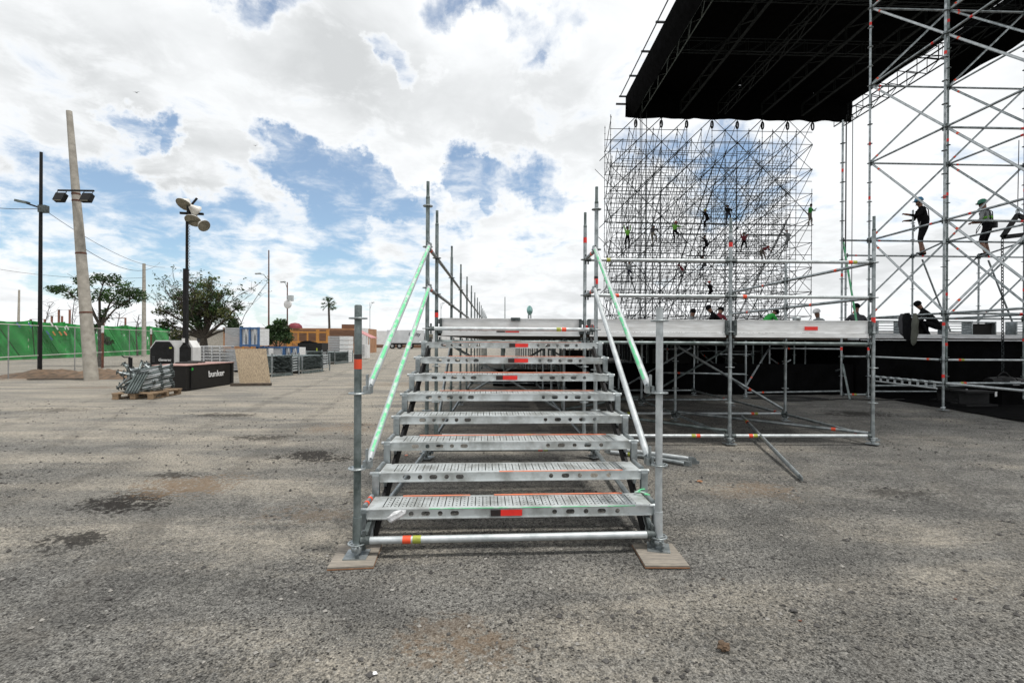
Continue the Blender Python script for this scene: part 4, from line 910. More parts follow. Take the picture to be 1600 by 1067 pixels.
# chain link fence
fa, fb, fc = Vector((-17.0, 12.2, 0)), Vector((-18.35, 16.0, 0)), Vector((-19.76, 20.67, 0)); fd = Vector((-21.6, 26.5, 0)); fe = Vector((-23.5, 32.5, 0)); ff = Vector((-15.2, 6.5, 0))
fence = thing('chain_link_fence', 'chain link fence on rusty posts with white tipped tops along the yard edge', 'fence', fb)
FP = [ff, fa, fb, fc, fd, fe]
for p in FP[1:]:
    s = build(MB().tube(p, p+Vector((0,0,1.75)), .055, n=8), 'post', 'rust', fence); build(MB().tube(p+Vector((0,0,1.75)), p+Vector((0,0,2.1)), .057, n=8), 'tip', 'white_wall', s)
for k in range(5):
    a, b = FP[k], FP[k+1]
    for z in (.78, 1.95): build(MB().tube(a+Vector((0,0,z)), b+Vector((0,0,z)), .016, n=5), 'rail', 'lamp_white', fence)
    mid_ = (a+b)/2; build(MB().tube(mid_, mid_+Vector((0,0,1.95)), .02, n=5), 'slim_post', 'wire_galv', fence)
    mb = MB(); L = (b-a).length; d = (b-a)/L; n = int(L/.085)
    for i in range(-22, n):
        for sg in (0, 1):
            s0, s1 = i*.085, i*.085+1.9; z0, z1 = .03, 1.93
            if s0 < 0: z0 += -s0; s0 = 0.
            if s1 > L: z1 -= s1-L; s1 = L
            if s1 <= s0: continue
            if sg: q0, q1 = a+d*s0+Vector((0,0,z0)), a+d*s1+Vector((0,0,z1))
            else: q0, q1 = a+d*s0+Vector((0,0,1.96-z0)), a+d*s1+Vector((0,0,1.96-z1))
            mb.tube(q0, q1, .0013, n=3, cap=False)
    build(mb, 'wire_mesh', 'wire_galv', fence, kind='stuff')
# green screen: leaning sheets of shade cloth, pleated on the slant
gs = thing('green_screen', 'long green shade cloth screen with slanting pleats beyond the fence', 'screen', (-32.6, 34, 0))
ga, gb = Vector((-32.9, 14, 0)), Vector((-32.3, 43.8, 0)); PN = 11
for k in range(PN):
    a = ga+(gb-ga)*(k/PN); b = ga+(gb-ga)*((k+1)/PN); L = (b-a).length; d = (b-a)/L; nu, nv = 26, 12; q = random.Random(k); vs = []
    top0 = 2.55+.18*q.random(); 
    for j in range(nv+1):
        v = j/nv
        for i in range(nu+1):
            u = i/nu; s = u*L; z = v*(top0 - .12*math.sin(u*math.pi)) ; ph = (s + z*.8)*5.2 + k
            w = .05*math.sin(ph) + .03*math.sin(ph*2.7+1) + .05*noise.noise((s, z, k))
            p = a+d*s; vs.append((p.x+w+.02, p.y, z))
    mb = MB(); mb.add(vs, [(j*(nu+1)+i, j*(nu+1)+i+1, (j+1)*(nu+1)+i+1, (j+1)*(nu+1)+i) for j in range(nv) for i in range(nu)], 0, True)
    sh = build(mb, 'cloth_sheet', 'green_cloth' if k < 7 else 'green_cloth_pale', gs)
    for t in range(4):      # slanting struts and frayed dark slits
        s0 = q.uniform(.2, L-.2); s1 = max(.1, s0-1.6); x = .14
        mb = MB().beam(a+d*s0+Vector((x,0,.25)), a+d*s1+Vector((x,0,top0-.1)), .02, q.choice((.03,.05,.09,.16)), up=(1,0,0)); build(mb, 'strut', q.choice(('green_cloth_pale', 'green_cloth', 'green_cloth_pale', 'green_cloth_pale', 'green_cloth', 'leaf_dark')), gs)
for i, (px, py, m) in enumerate(((24,508,'blue_steel'),(42,508,'blue_steel'),(70,520,'blue_steel'),(75,528,'blue_steel'),(80,521,'orange_steel'),(90,521,'orange_steel'),(98,521,'salmon_paint'),(76,506,'print_white'),(84,512,'print_white'),(101,512,'print_white'),(58,532,'blue_steel'))):
    d = ray(px, py); t = (-32.6+.02-CAM.x)/d.x; c = CAM+d*t; build(MB().box(c+Vector((.2,0,0)), (.03,.10,.34), M=Matrix.Rotation(R(38), 3, 'X')), 'patch', m, gs)
# rusty gate frames and stumps behind the screen
for i, (x0, x1, yt, lab) in enumerate(((81,97,494,'low rusty pipe frame standing up behind the green screen'), (92,109,484,'tall rusty pipe frame standing up behind the green screen'), (162,196,497,'wide rusty pipe rail behind the green screen'), (48,70,499,'small rusty rail behind the green screen by the lamp post'))):
    a = atY(x0, yt, 42); b = atY(x1, yt, 42); g = thing('pipe_frame', lab, 'frame', (a.x, 42, 0))
    build(MB().path([(a.x, 42, 0), (a.x, 42, a.z), (b.x, 42, b.z), (b.x, 42, 0)], .09, 6), 'pipe', 'rust', g)

# earth bank at the foot of the pole
mb = MB(); q = random.Random(3); nu, nv = 60, 14
A, B = Vector((-19.0, 15.6, 0)), Vector((-12.6, 15.2, 0)); vs = []
for j in range(nv+1):
    for i in range(nu+1):
        u, v = i/nu, j/nv; p = A+(B-A)*u; y = p.y + (v-.5)*(2.3+.8*noise.noise((u*5, 1, 1)))
        h = math.sin(v*math.pi)*math.sin(min(1, u*6, (1-u)*6)*math.pi/2)*(.22+.22*noise.noise((u*9, v*2, 3))+.10*noise.noise((u*30, v*9, 6)))
        vs.append((p.x, y, max(-.02, h)-.005))
mb.add(vs, [(j*(nu+1)+i, j*(nu+1)+i+1, (j+1)*(nu+1)+i+1, (j+1)*(nu+1)+i) for j in range(nv) for i in range(nu)], 0, True)
build(mb, 'earth_bank', 'soil', kind='structure', label='low brown earth bank around the foot of the leaning pole')
c = G(90, 594); build(MB().beam((c.x-1.0, c.y, .03), (c.x+.9, c.y+.1, .05), .1, .04), 'plank', 'deck_wood', label='weathered dark plank lying by the earth bank', cat='plank')

def leaves(mb, c, rad, n, size, q, mi=0, shell=.35, flat=.0):
    c = Vector(c)
    for _ in range(n):
        while True:
            v = Vector((q.uniform(-1,1), q.uniform(-1,1), q.uniform(-1,1)))
            if shell < v.length < 1: break
        k = 1+.35*noise.noise(v*2.2+c)
        p = c+Vector((v.x*rad[0], v.y*rad[1], v.z*rad[2]))*k
        a = Vector((q.gauss(0,1), q.gauss(0,1), q.gauss(0,.7))).normalized(); b = a.orthogonal().normalized(); b = (Matrix.Rotation(q.random()*6.28, 3, a) @ b); s = size*q.uniform(.6, 1.3)
        mb.add([p-a*s, p+b*s*.45, p+a*s, p-b*s*.45], [(0,1,2,3)], mi)
def tree(base, label, clumps, trunk_h, tr, mats, leafsize, seed, lean=(0,0), twigs=0, twig_dir=None, name='tree', cat='tree'):
    q = random.Random(seed); base = Vector(base); t = thing(name, label, cat, base)
    mb = MB(); fork = base+Vector((lean[0], lean[1], trunk_h)); mb.path([base-Vector((0,0,.1)), base+(fork-base)*.4+Vector((.06,0,0)), fork], tr*1.15, 9, taper=tr*.75)
    lv = MB(); tw = MB()
    for ci, (dx, dy, dz, rx, ry, rz, n, mi) in enumerate(clumps):
        c = base+Vector((dx, dy, dz)); md = fork+(c-fork)*.5+Vector((q.uniform(-.2,.2), q.uniform(-.2,.2), q.uniform(0,.25)))
        mb.path([fork, md, c], tr*.42, 6, taper=tr*.12)
        for _ in range(9):
            v = Vector((q.uniform(-1,1)*rx, q.uniform(-1,1)*ry, q.uniform(-.6,1)*rz)); tw.path([c+(md-c)*.3, c+v*.5, c+v], tr*.10, 4, taper=.006)
        for s in range(6):
            v = Vector((q.uniform(-.6,.6)*rx, q.uniform(-.6,.6)*ry, q.uniform(-.55,.6)*rz)); leaves(lv, c+v, (rx*.55, ry*.55, rz*.5), n//6, leafsize*.9, q, mi if q.random() < .75 else (mi+1) % len(mats), .1)
    for _ in range(twigs):
        c = base+Vector((q.choice(clumps)[0]*q.uniform(.2,1), q.uniform(-.6,.6), trunk_h+q.uniform(.3,2.0))); d = Vector((q.gauss(0,.8)+twig_dir[0], q.gauss(0,.4), q.uniform(.7,1.5))).normalized()
        L = q.uniform(1.2, 2.6); p = [c]
        for k in range(4): p.append(p[-1]+(d+Vector((q.gauss(0,.2), q.gauss(0,.2), q.gauss(0,.12))))*L/4)
        tw.path(p, .022, 4, taper=.006)
        for k in (2, 3, 4):
            for _k in range(2): e = p[k]+Vector((q.gauss(0,.35), q.gauss(0,.3), q.uniform(.05,.5))); tw.path([p[k-1], (p[k]+e)/2, e], .010, 3, taper=.005); leaves(lv, e, (.14,.14,.12), 4, leafsize*.8, q, 0, 0)
    build(mb, 'trunk', 'bark', t); build(tw, 'twigs', 'twig', t, kind='stuff'); build(lv, 'crown', mats, t, kind='stuff'); return t
tb = Vector((-21.0, 21.6, 0))
tree(tb+Vector((.35,0,0)), 'small dark tree with a forked crown behind the leaning pole', [(-1.7,0,3.9,.75,.7,.42,520,0),(-.9,0,4.35,.6,.6,.35,360,0),(-.15,.2,3.7,.55,.6,.4,300,0),(.35,-.2,4.4,.6,.6,.4,380,0),(1.05,0,4.05,.8,.7,.5,620,0),(1.75,0,3.65,.65,.6,.42,480,0),(.7,.2,3.35,.7,.6,.4,420,0),(-.35,0,1.9,.45,.4,.4,300,0),(.35,0,1.35,.35,.3,.25,160,0),(.15,.1,2.6,.35,.4,.4,180,0)], 2.1, .13, ['leaf_dark', 'leaf_fresh'], .085, 2)
tb = atY(318, 545, 27); tb.z = 0
tree(tb, 'large olive tree with bare twigs on top behind the light tower', [(-1.1,0,3.4,1.0,.9,.7,900,1),(.2,0,3.7,1.2,1,.8,1100,1),(1.2,0,3.1,.95,.9,.8,950,1),(1.7,.2,2.2,.7,.7,.6,700,0),(-.2,-.2,2.7,.9,.9,.7,900,0),(-2.2,0,2.3,.8,.7,.6,420,0),(-1.6,.2,1.6,.7,.7,.5,340,0),(-2.5,0,3.2,.6,.6,.4,170,0),(.9,.1,4.3,.8,.7,.5,380,1),(2.2,0,3.6,.5,.5,.4,150,0),(-.6,0,4.6,.8,.7,.5,220,1),(.3,0,5.1,.7,.7,.4,120,1),(-1.6,0,4.2,.7,.6,.4,130,0)], 1.5, .26, ['leaf_dark', 'leaf_olive', 'leaf_fresh'], .105, 5, twigs=70, twig_dir=(-.15,))
tb = atY(434, 545, 27); tb.z = 0
tree(tb, 'round dark green bush on thin stems in front of the ochre wall', [(-.4,0,1.9,.6,.55,.55,900,0),(.35,0,2.0,.6,.55,.55,900,0),(0,.1,2.5,.5,.5,.4,600,0),(.7,0,1.5,.4,.4,.4,420,0),(-.65,0,1.45,.4,.4,.4,420,0),(0,-.2,1.5,.55,.5,.45,600,0)], .8, .09, ['leaf_dark', 'leaf_fresh'], .10, 8, name='bush', cat='bush')
# bare saplings behind the screen
for i, (px, yt, Y, lab) in enumerate(((68,475,40,'bare leaning sapling behind the green screen near the lamp post'), (115,462,40,'bare thin sapling left of the leaning pole behind the screen'), (185,488,38,'bare shrubby sapling behind the green screen past the pole'), (215,492,38,'short bare sapling near the pale post'))):
    b = atY(px, 545, Y); b.z = 0; tp_ = atY(px+(10 if i == 0 else 2), yt, Y); q = random.Random(i+50); t = thing('sapling', lab, 'sapling', b); mb = MB(); mb.path([b, b+(tp_-b)*.6+Vector((-.2,0,0)), tp_], .07, 5, taper=.015)
    for k in range(14):
        s = b+(tp_-b)*q.uniform(.45,.95); mb.path([s, s+Vector((q.gauss(0,.35), 0, q.uniform(.1,.5))), s+Vector((q.gauss(0,.7), 0, q.uniform(.3,.9)))], .022, 4, taper=.006)
    build(mb, 'stem', 'twig', t)
# palm
b = atY(514, 545, 82); b.z = 0; tp_ = atY(513.5, 476, 82); pm = thing('palm_tree', 'slim fan palm rising behind the ochre wall', 'palm', b)
build(MB().path([b, (b+tp_)/2+Vector((.1,0,0)), tp_], .24, 8, taper=.17), 'trunk', 'bark', pm); q = random.Random(4); mb = MB()
for k in range(46):
    a = q.random()*6.28; el = q.uniform(-.9, 1.4); d = Vector((math.cos(a)*math.cos(el), math.sin(a)*math.cos(el), math.sin(el))); L = q.uniform(.7, 1.15); e = tp_+d*L; sd_ = d.orthogonal().normalized()
    mb.path([tp_, e], .03, 3)
    for m in range(7): f = (d + sd_*(m-3)*.28 + Vector((0,0,-.2))).normalized()*.62; w = sd_*.05; mb.add([e-w, e+w, e+f], [(0,1,2)])
build(mb, 'crown', 'leaf_dark', pm, kind='stuff')

# ------------------------------------------------------------------ far buildings, wall and truck
def facing_wall(x0, x1, yt, yb, Y, thick, zt=None):
    a = atY(x0, 532, Y); b = atY(x1, 532, Y); z = atY((x0+x1)/2, yt, Y).z; return a.x, b.x, z
ax0, ax1, z = facing_wall(350, 470, 514, 0, 52, .3); ow = thing('ochre_wall', 'ochre rendered boundary wall with a maroon dome behind the bush', 'wall', ((ax0+ax1)/2, 52, 0))
build(MB().box(((ax0+ax1)/2, 52, z/2), (ax1-ax0, .3, z)), 'wall', 'ochre_wall', ow); build(MB().box(((ax0+ax1)/2, 51.95, z+.06), (ax1-ax0, .5, .12)), 'coping', 'brick_brown', ow)
dm = thing('maroon_dome', 'small maroon domed niche roof behind the ochre wall', 'dome', atY(461, 532, 55)); c = atY(461, 513, 55); build(MB().lathe([(.85,-.4), (.85,0), (.75,.35), (.45,.6), (0,.68)], c=c, n=16), 'dome', 'maroon', dm); build(MB().box(c+Vector((0,0,-.5)), (2.2,1.8,.2)), 'cornice', 'ochre_wall', dm); build(MB().box((c.x, c.y, (c.z-.6)/2), (1.7,1.5,c.z-.6)), 'pier', 'ochre_wall', dm)
ax0, ax1, z = facing_wall(468, 574, 513, 0, 50, .3); bw = thing('brick_building', 'long low brown building of dark courses behind the orange gate', 'building', ((ax0+ax1)/2, 50, 0))
build(MB().box(((ax0+ax1)/2, 52, z/2), (ax1-ax0, 4, z)), 'wall', 'ochre_wall', bw); nC = 7
for k in range(nC): build(MB().box(((ax0+ax1)/2, 49.95, z*.45+k*z*.075), (ax1-ax0, .14, z*.068)), 'course', 'brick_brown', bw)
build(MB().box((ax1-.35, 49.85, z/2), (.9, .2, z*1.02)), 'corner_panel', 'white_wall', bw); build(MB().box((ax0+5.0, 52, z+.25), (1.6, 1.4, .5)), 'roof_box', 'brick_brown', bw)
gt = thing('orange_gate', 'tall orange painted steel gate in front of the brown building', 'gate', atY(490, 545, 46)); Y = 46
zt = atY(490, 519, Y).z; xa, xb = atY(449, 532, Y).x, atY(512, 532, Y).x; L = xb-xa
for x, w in ((xa+.25, .55), (xa+L*.27, .12), (xa+L*.5, .12), (xa+L*.75, .28), (xb, .28)): build(MB().box((x, Y, zt/2+.1), (w, .16, zt+.35 if w > .2 else zt)), 'upright', 'orange_steel', gt)
for z in (.25, zt*.55, zt): build(MB().box(((xa+xb)/2, Y-.02, z), (L, .1, .16)), 'rail', 'orange_steel', gt)
for k in range(2): build(MB().beam((xa+L*.3*k+.5, Y-.08, zt*.55), (xa+L*.3*k+2.2, Y-.08, .3), .08, .1), 'strut', 'orange_steel', gt)
xa = atY(380, 532, 47).x; g2 = thing('orange_gate', 'low orange painted gate leaf beside the round bush', 'gate', (xa, 47, 0))
for k in range(4): build(MB().box((xa+.9*k, 47, .75), (.12,.1,1.5)), 'upright', 'orange_steel', g2)
for z in (.2, 1.45): build(MB().box((xa+1.35, 46.95, z), (3, .08, .12)), 'rail', 'orange_steel', g2)
# shed with pink awning and white cabinet
Y = 41; xa, xb = atY(566, 532, Y).x, atY(581, 532, Y).x; sh = thing('awning_stall', 'white stall posts under a faded pink awning next to the brown building', 'stall', ((xa+xb)/2, Y, 0))
zr = atY(570, 515, Y).z; ze = atY(575, 526, Y).z
build(MB().prism([(xa-.5, Y-1, zr), (xb+.2, Y-1, ze-.1), (xb+.2, Y-1, ze-.16), (xa-.5, Y-1, zr-.06)], (0, 2.2, 0)), 'awning', 'pink_cloth', sh)
for x in (xa+.2, xa+.62, xb): build(MB().box((x, Y-.8, ze/2), (.08,.08,ze)), 'post', 'white_wall', sh)
c0 = G(565, 561); c1 = G(581, 560); cb_ = thing('white_cabinet', 'white louvred metal cabinet standing behind the front stair post', 'cabinet', ((c0.x+c1.x)/2, c0.y, 0)); zc = atY(570, 539, c0.y).z
build(MB().box(((c0.x+c1.x)/2, c0.y+.4, zc/2+.04), (c1.x-c0.x, .8, zc-.06)), 'body', 'white_wall', cb_)
for k in range(8): build(MB().box(((c0.x+c1.x)/2-.1, c0.y-.01, .3+k*.11), ((c1.x-c0.x)*.6, .03, .05)), 'louvre', 'slat_grey', cb_)
# long white wall and box truck
Y = 88; xa, xb = atY(576, 532, Y).x, atY(700, 532, Y).x; z = atY(620, 517, Y).z; ww = thing('white_wall', 'long plain white boundary wall at the far end of the yard', 'wall', ((xa+xb)/2, Y, 0))
build(MB().box(((xa+xb)/2, Y+.2, z/2), (xb-xa, .3, z)), 'wall', 'white_wall', ww); build(MB().box(((xa+xb)/2, Y-.05, .3), (xb-xa, .3, .6)), 'plinth', 'brick_brown', ww)
Y = 78; tk = thing('box_truck', 'white semi trailer parked before the far white wall', 'truck', atY(640, 540, Y)); xa, xb = atY(607, 532, Y).x, atY(664, 532, Y).x; zt, zb = atY(630, 516, Y).z, 1.0
build(MB().box(((xa+xb)/2, Y, (zt+zb)/2), (xb-xa, 2.5, zt-zb)), 'trailer', 'truck_white', tk); build(MB().box(((xa+xb)/2, Y-1.28, zb+.05), (xb-xa, .06, .18)), 'side_rail', 'slat_grey', tk); build(MB().box(((xa+xb)/2, Y, .85), (xb-xa-.3, 1.0, .25)), 'chassis', 'black_steel', tk)
for x in (xa+.9, xa+2.1, xb-2.2): 
    w = build(MB().tube((x, Y-1.2, .5), (x, Y-.9, .5), .5, n=16), 'wheel', 'tyre', tk); build(MB().tube((x, Y-1.22, .5), (x, Y-1.19, .5), .24, n=12), 'rim', 'slat_grey', w)
text_obj('lettering', 'Utility', .8, tk, Matrix.Translation((xb-1.6, Y-1.27, zt-.7)) @ Matrix.Rotation(R(90), 4, 'X'), 'cl_navy', .01, .2)
cbx = xb+.9; build(MB().box((cbx, Y, 1.6), (1.5, 2.3, 2.3)), 'cab', 'truck_white', tk); build(MB().box((cbx+.1, Y-1.16, 2.1), (1.0, .04, .8)), 'window', 'lamp_glass', tk)
# low far scrub and roofs that close the horizon
def far_block(px0, px1, yt, Y, m, name, lab, cat='building'):
    a, b, z = facing_wall(px0, px1, yt, 0, Y, 1); t = thing(name, lab, cat, ((a+b)/2, Y, 0)); build(MB().box(((a+b)/2, Y+2, z/2), (b-a, 4, z)), 'wall', m, t); build(MB().box(((a+b)/2, Y+2, z+.1), (b-a+.3, 4.3, .2)), 'roof', 'slat_grey', t)
    for k in range(max(1, int((b-a)/4)) if Y < 130 else 0): build(MB().box((a+2+k*4, Y-.02, z*.5), (1.2, .06, z*.35)), 'window', 'cl_charcoal', t)
far_block(-160, 30, 520, 110, 'concrete', 'far_house', 'far low beige house behind the green screen'); far_block(255, 352, 516, 75, 'concrete', 'far_house', 'far low beige house behind the olive tree')
far_block(700, 930, 522, 150, 'white_wall', 'far_shed', 'far white shed glimpsed under the platform'); far_block(930, 1330, 521, 140, 'slat_grey', 'far_shed', 'far grey shed glimpsed past the scaffold wall'); far_block(1330, 1900, 520, 150, 'white_wall', 'far_shed', 'far white shed behind the main stage')

# ------------------------------------------------------------------ stored material in the yard
# black weight box with lettering
def quad_frame(c0, c1, depth): pass
e0, e1 = G(290, 611), G(365, 600); dv = (e1-e0); dv.z = 0; L = dv.length; d = dv/L; nrm = Vector((-d.y, d.x, 0))
BW, BH = .95, .70; cen = e0+dv/2+nrm*BW/2; rz = math.atan2(d.y, d.x)
bx = thing('ballast_box', 'large black ballast box with white lettering and a worn pinkish lid', 'box', (cen.x, cen.y, 0))
build(MB().box((cen.x, cen.y, BH/2+.01), (L, BW, BH-.02), rz), 'body', 'black_box', bx); build(MB().box((cen.x, cen.y, BH+.012), (L+.03, BW+.03, .024), rz), 'lid', 'lid_pink', bx)
M = Matrix.Translation(e0+d*(L*.60)-nrm*.012+Vector((0,0,.40))) @ Matrix(((d.x, 0, -nrm.x, 0), (d.y, 0, -nrm.y, 0), (0, 1, 0, 0), (0, 0, 0, 1)))
text_obj('lettering', 'bunker', .26, bx, M, 'print_white', .004)
for s in (.08, .93): k = e0+d*(L*s)-nrm*.02; build(MB().box((k.x, k.y, .36), (.03, .03, .62), rz), 'corner_post', 'black_steel', bx)
k = e0+d*.22-nrm*.014+Vector((0,0,.59)); build(MB().box(k, (.12,.012,.06), rz, M=Matrix.Rotation(rz, 3, 'Z') @ Matrix.Rotation(R(-20), 3, 'Y')), 'sticker', 'cl_green', bx)
for i, (a, b, h) in enumerate(((.45,.75,.06), (.7,.85,.1), (.55,.5,.05))):
    k = e0+d*(L*a)+nrm*(BW*b); build(MB().path([(k.x+.3*math.cos(t+i)*(1+.1*math.sin(3*t)), k.y+.2*math.sin(t), BH+.045+.012*i) for t in [j*.5 for j in range(14)]], .02, 5), 'cable_coil', 'cable', label=['black cable loop lying on the box lid', 'second black cable loop at the back of the box lid', 'third black cable loop thrown across the middle of the lid'][i], cat='cable')
# mobile light tower
lc = atY(284, 560, 13.2); lc.z = 0; z0 = .58
lt = thing('light_tower', 'mobile light tower with white and black generator body and dish lamps on a mast', 'light tower', lc)
X = lc.x; Y = lc.y
build(MB().prism([(X-.70, Y-.5, z0), (X-.70, Y-.5, z0+.54), (X-.52, Y-.5, z0+.79), (X-.10, Y-.5, z0+.79), (X+.04, Y-.5, z0+.60), (X+.04, Y-.5, z0)], (0, .05, 0)), 'front_panel', 'black_steel', lt)
build(MB().prism([(X-.74, Y-.45, z0), (X-.74, Y-.45, z0+.58), (X-.56, Y-.45, z0+.83), (X+.52, Y-.45, z0+.83), (X+.66, Y-.45, z0+.6), (X+.66, Y-.45, z0)], (0, .42, 0)), 'canopy', 'gen_white', lt)
build(MB().box((X+.46, Y-.53, z0+.28), (.30,.12,.62)).prism([(X+.31, Y-.59, z0+.58), (X+.61, Y-.59, z0+.58), (X+.53, Y-.59, z0+.72), (X+.41, Y-.59, z0+.72)], (0,.12,0)), 'mast_housing', 'black_steel', lt)
build(MB().box((X, Y, z0-.09), (1.5,.9,.18)), 'chassis', 'black_steel', lt)
for sx in (-.5, .5): 
    w = build(MB().tube((X+sx, Y-.62, .27), (X+sx, Y-.42, .27), .27, n=16), 'wheel', 'tyre', lt); build(MB().tube((X+sx, Y-.63, .27), (X+sx, Y-.6, .27), .14, n=10), 'rim', 'slat_grey', w)
build(MB().beam((X-.7, Y-.5, z0-.1), (X-1.3, Y-.55, z0-.12), .08, .08).box((X-1.3, Y-.55, z0-.0), (.08,.08,.5)), 'drawbar', 'black_steel', lt); build(MB().path([(X-1.3, Y-.55, z0+.26), (X-1.5, Y-.55, z0+.26), (X-1.58, Y-.55, z0+.32)], .018, 5), 'crank', 'black_steel', lt)
text_obj('lettering', 'Generac', .12, lt, Matrix.Translation((X-.22, Y-.515, z0+.18)) @ Matrix.Rotation(R(90), 4, 'X'), 'print_white', .003, .25)
for k in range(3): build(MB().box((X-.58, Y-.512, z0+.14+.07*k), (.08,.01,.045)), 'vent', 'cl_charcoal', lt)
build(MB().box((X-.03, Y-.512, z0+.58), (.08,.01,.04)), 'sticker', 'hat_lime', lt); build(MB().box((X+.44, Y-.595, z0+.83), (.10,.02,.14)), 'sticker', 'print_white', lt)
mx, my = X+.47, Y-.53; mt = [atY(291, 420, my).z, atY(294, 345, my).z]
build(MB().box((mx, my, (z0+.7+mt[0])/2), (.12,.12,mt[0]-z0-.7)), 'mast', 'black_steel', lt); build(MB().box((mx+.03, my, (mt[0]+mt[1])/2), (.06,.06,mt[1]-mt[0]+.1)), 'mast_top', 'black_steel', lt)
hub = Vector((mx+.05, my, mt[1])); build(MB().beam(hub+Vector((-.25,0,.25)), hub+Vector((.45,.1,.25)), .07, .07).beam(hub, hub+Vector((.05,0,.55)), .08, .08).beam(hub+Vector((.1,0,.5)), hub+Vector((.3,0,.75)), .05, .05), 'lamp_bracket', 'black_steel', lt)
for (px, py, rr, axv) in ((288,320,.27,(-.15,-.55,-.75)), (302,345,.26,(.05,-.55,-.75)), (319,353,.2,(.75,-.35,-.45)), (307,330,.2,(.3,.7,-.4))):
    c = atY(px, py, my-.05); a = Vector(axv).normalized()
    h = build(MB().lathe([(.05,-.26), (.09,-.2), (rr*.8,-.06), (rr,0), (rr*.97,.01)], c=c, axis=a, n=18), 'floodlight', 'lamp_white', lt); build(MB().lathe([(0,.0), (rr*.93,-.004)], c=c, axis=a, n=18), 'lens', 'lamp_glass', h); build(MB().path([c-a*.22, (c+hub+Vector((0,0,.35)))/2+Vector((0,.05,0)), hub+Vector((.05,0,.3))], .022, 5), 'yoke', 'black_steel', h)
build(MB().path([(mx+.13+.035*math.sin(t*9), my-.05, mt[1]-.05-t*.16) for t in [k*.18 for k in range(60)]], .008, 4), 'coiled_cable', 'cable', lt)

# pallet with its heap of short scaffold tubes
cL, cF = G(172, 624), G(241, 623.5); a = (cF-cL); a.z = 0; PLn = a.length; a /= PLn; b = Vector((-a.y, a.x, 0)); PWd = 1.2; pc = cL+a*PLn/2+b*PWd/2; prz = math.atan2(a.y, a.x)
pal = thing('pallet', 'wooden pallet under a heap of scaffold tubes', 'pallet', (pc.x, pc.y, 0))
W3 = lambda u, v, z: pc+a*u+b*v+Vector((0,0,z))
for k in range(6): build(MB().box(W3(0, -PWd/2+.1+k*(PWd-.2)/5, .135), (PLn, .13, .022), prz), 'board', 'pallet_wood', pal)
for u in (-PLn/2+.1, 0, PLn/2-.1):
    build(MB().box(W3(u, 0, .112), (.12, PWd, .022), prz), 'board', 'pallet_wood', pal); build(MB().box(W3(u, 0, .01), (.12, PWd, .02), prz), 'board', 'pallet_wood', pal)
    for v in (-PWd/2+.07, 0, PWd/2-.07): build(MB().box(W3(u, v, .061), (.12, .12, .08), prz), 'block', 'pallet_wood', pal)
q = random.Random(12)
def heap(n, fn, lab, grp, L, m):
    for i in range(n):
        p, d_ = fn(i); p0 = p-d_*L/2; p1 = p+d_*L/2
        tag(link('scaffold_ledger', ledger_mesh(L, m if i % 3 else 'galv_old', 8), None, along(p0, p1)), lab, 'tube', grp)
def f1(i):      # tidy pile, ends towards the camera
    k = i % 13; c_ = i//13; return W3(.20+.08*c_+.03*math.sin(i), -.25+.3*c_, .19+.045*k), (a*.92+b*.25+Vector((0,0,.25+.05*math.sin(i*2.1)))).normalized()
heap(26, f1, 'pale scaffold tube in the tidy pile on the pallet', 'tidy tubes on the pallet', .56, 'galv_light')
def f2(i):
    u = -.42+.55*q.random(); h = .2+.58*q.random()*(1-.6*abs(u+.1)); return W3(u, q.uniform(-.42,.35), h), (a*q.uniform(-1,1)+b*q.uniform(-.5,.5)+Vector((0,0,q.uniform(-.5,.6)))).normalized()
heap(38, f2, 'grey scaffold tube thrown across the loose heap on the pallet', 'loose tubes on the pallet', .62, 'galv')
def f3(i): return W3(-.02+.05*i, -.60+.02*i, .40), (a*.35+b*.28+Vector((0,0,1.0))).normalized()
heap(5, f3, 'scaffold tube leaning upright against the front of the heap on the pallet', 'leaning tubes on the pallet', .6, 'galv_old')
def f4(i): return W3(-.28+.05*(i % 2), .2, .50+.05*i), (a+Vector((0,0,.05))).normalized()
heap(5, f4, 'scaffold tube stacked flat at the back corner of the pallet', 'flat tubes on the pallet', .5, 'galv_light')

# plywood sheet leaning on the material behind, plank in front of it
s0, s1 = G(375, 600), G(423, 599); s0.y -= .0; up = Vector((-.05, .28, 1.22)); ply = thing('plywood_sheet', 'stained plywood sheet leaning upright against the racks', 'plywood', (s0+s1)/2)
n_ = (s1-s0).cross(up).normalized()*.018; top0 = atY(367, 545, s0.y+.25); top1 = atY(416, 545, s1.y+.25)
build(MB().prism([s0, s1, top1, top0], n_), 'sheet', 'plywood', ply)
c0, c1 = G(361, 603), G(424, 602); build(MB().beam(c0+Vector((0,0,.04)), c1+Vector((0,0,.04)), .16, .075), 'timber', 'deck_wood', label='dark timber batten lying in front of the plywood sheet', cat='timber')

# stack of aluminium planks
def plank_stack(px0, px1, ytop, Y, D, lab, rows, m='alu'):
    x0, x1 = atY(px0, 532, Y).x, atY(px1, 532, Y).x; zt = atY(px0, ytop, Y).z; t = thing('plank_stack', lab, 'planks', ((x0+x1)/2, Y, 0)); h = (zt-.1)/rows
    for dx in (.15, .85): build(MB().box((x0+(x1-x0)*dx, Y+D/2, .05), (.1, D, .1)), 'bearer', 'deck_wood', t)
    for k in range(rows):
        z = .1+h*(k+.5); mb = MB(); mb.box(((x0+x1)/2+.01*math.sin(k*3), Y+D/2, z+h*.25), (x1-x0, D, h*.3)); mb.box(((x0+x1)/2+.01*math.sin(k*3), Y+D/2, z-h*.3), (x1-x0, D*.96, h*.14)); pk = build(mb, 'plank', m, t)
        for j in range(7): build(MB().box((x0+(x1-x0)*(j+.5)/7, Y-.0, z), (.05,.03,h*.9)), 'web', m, pk) if j % 2 == 0 else None
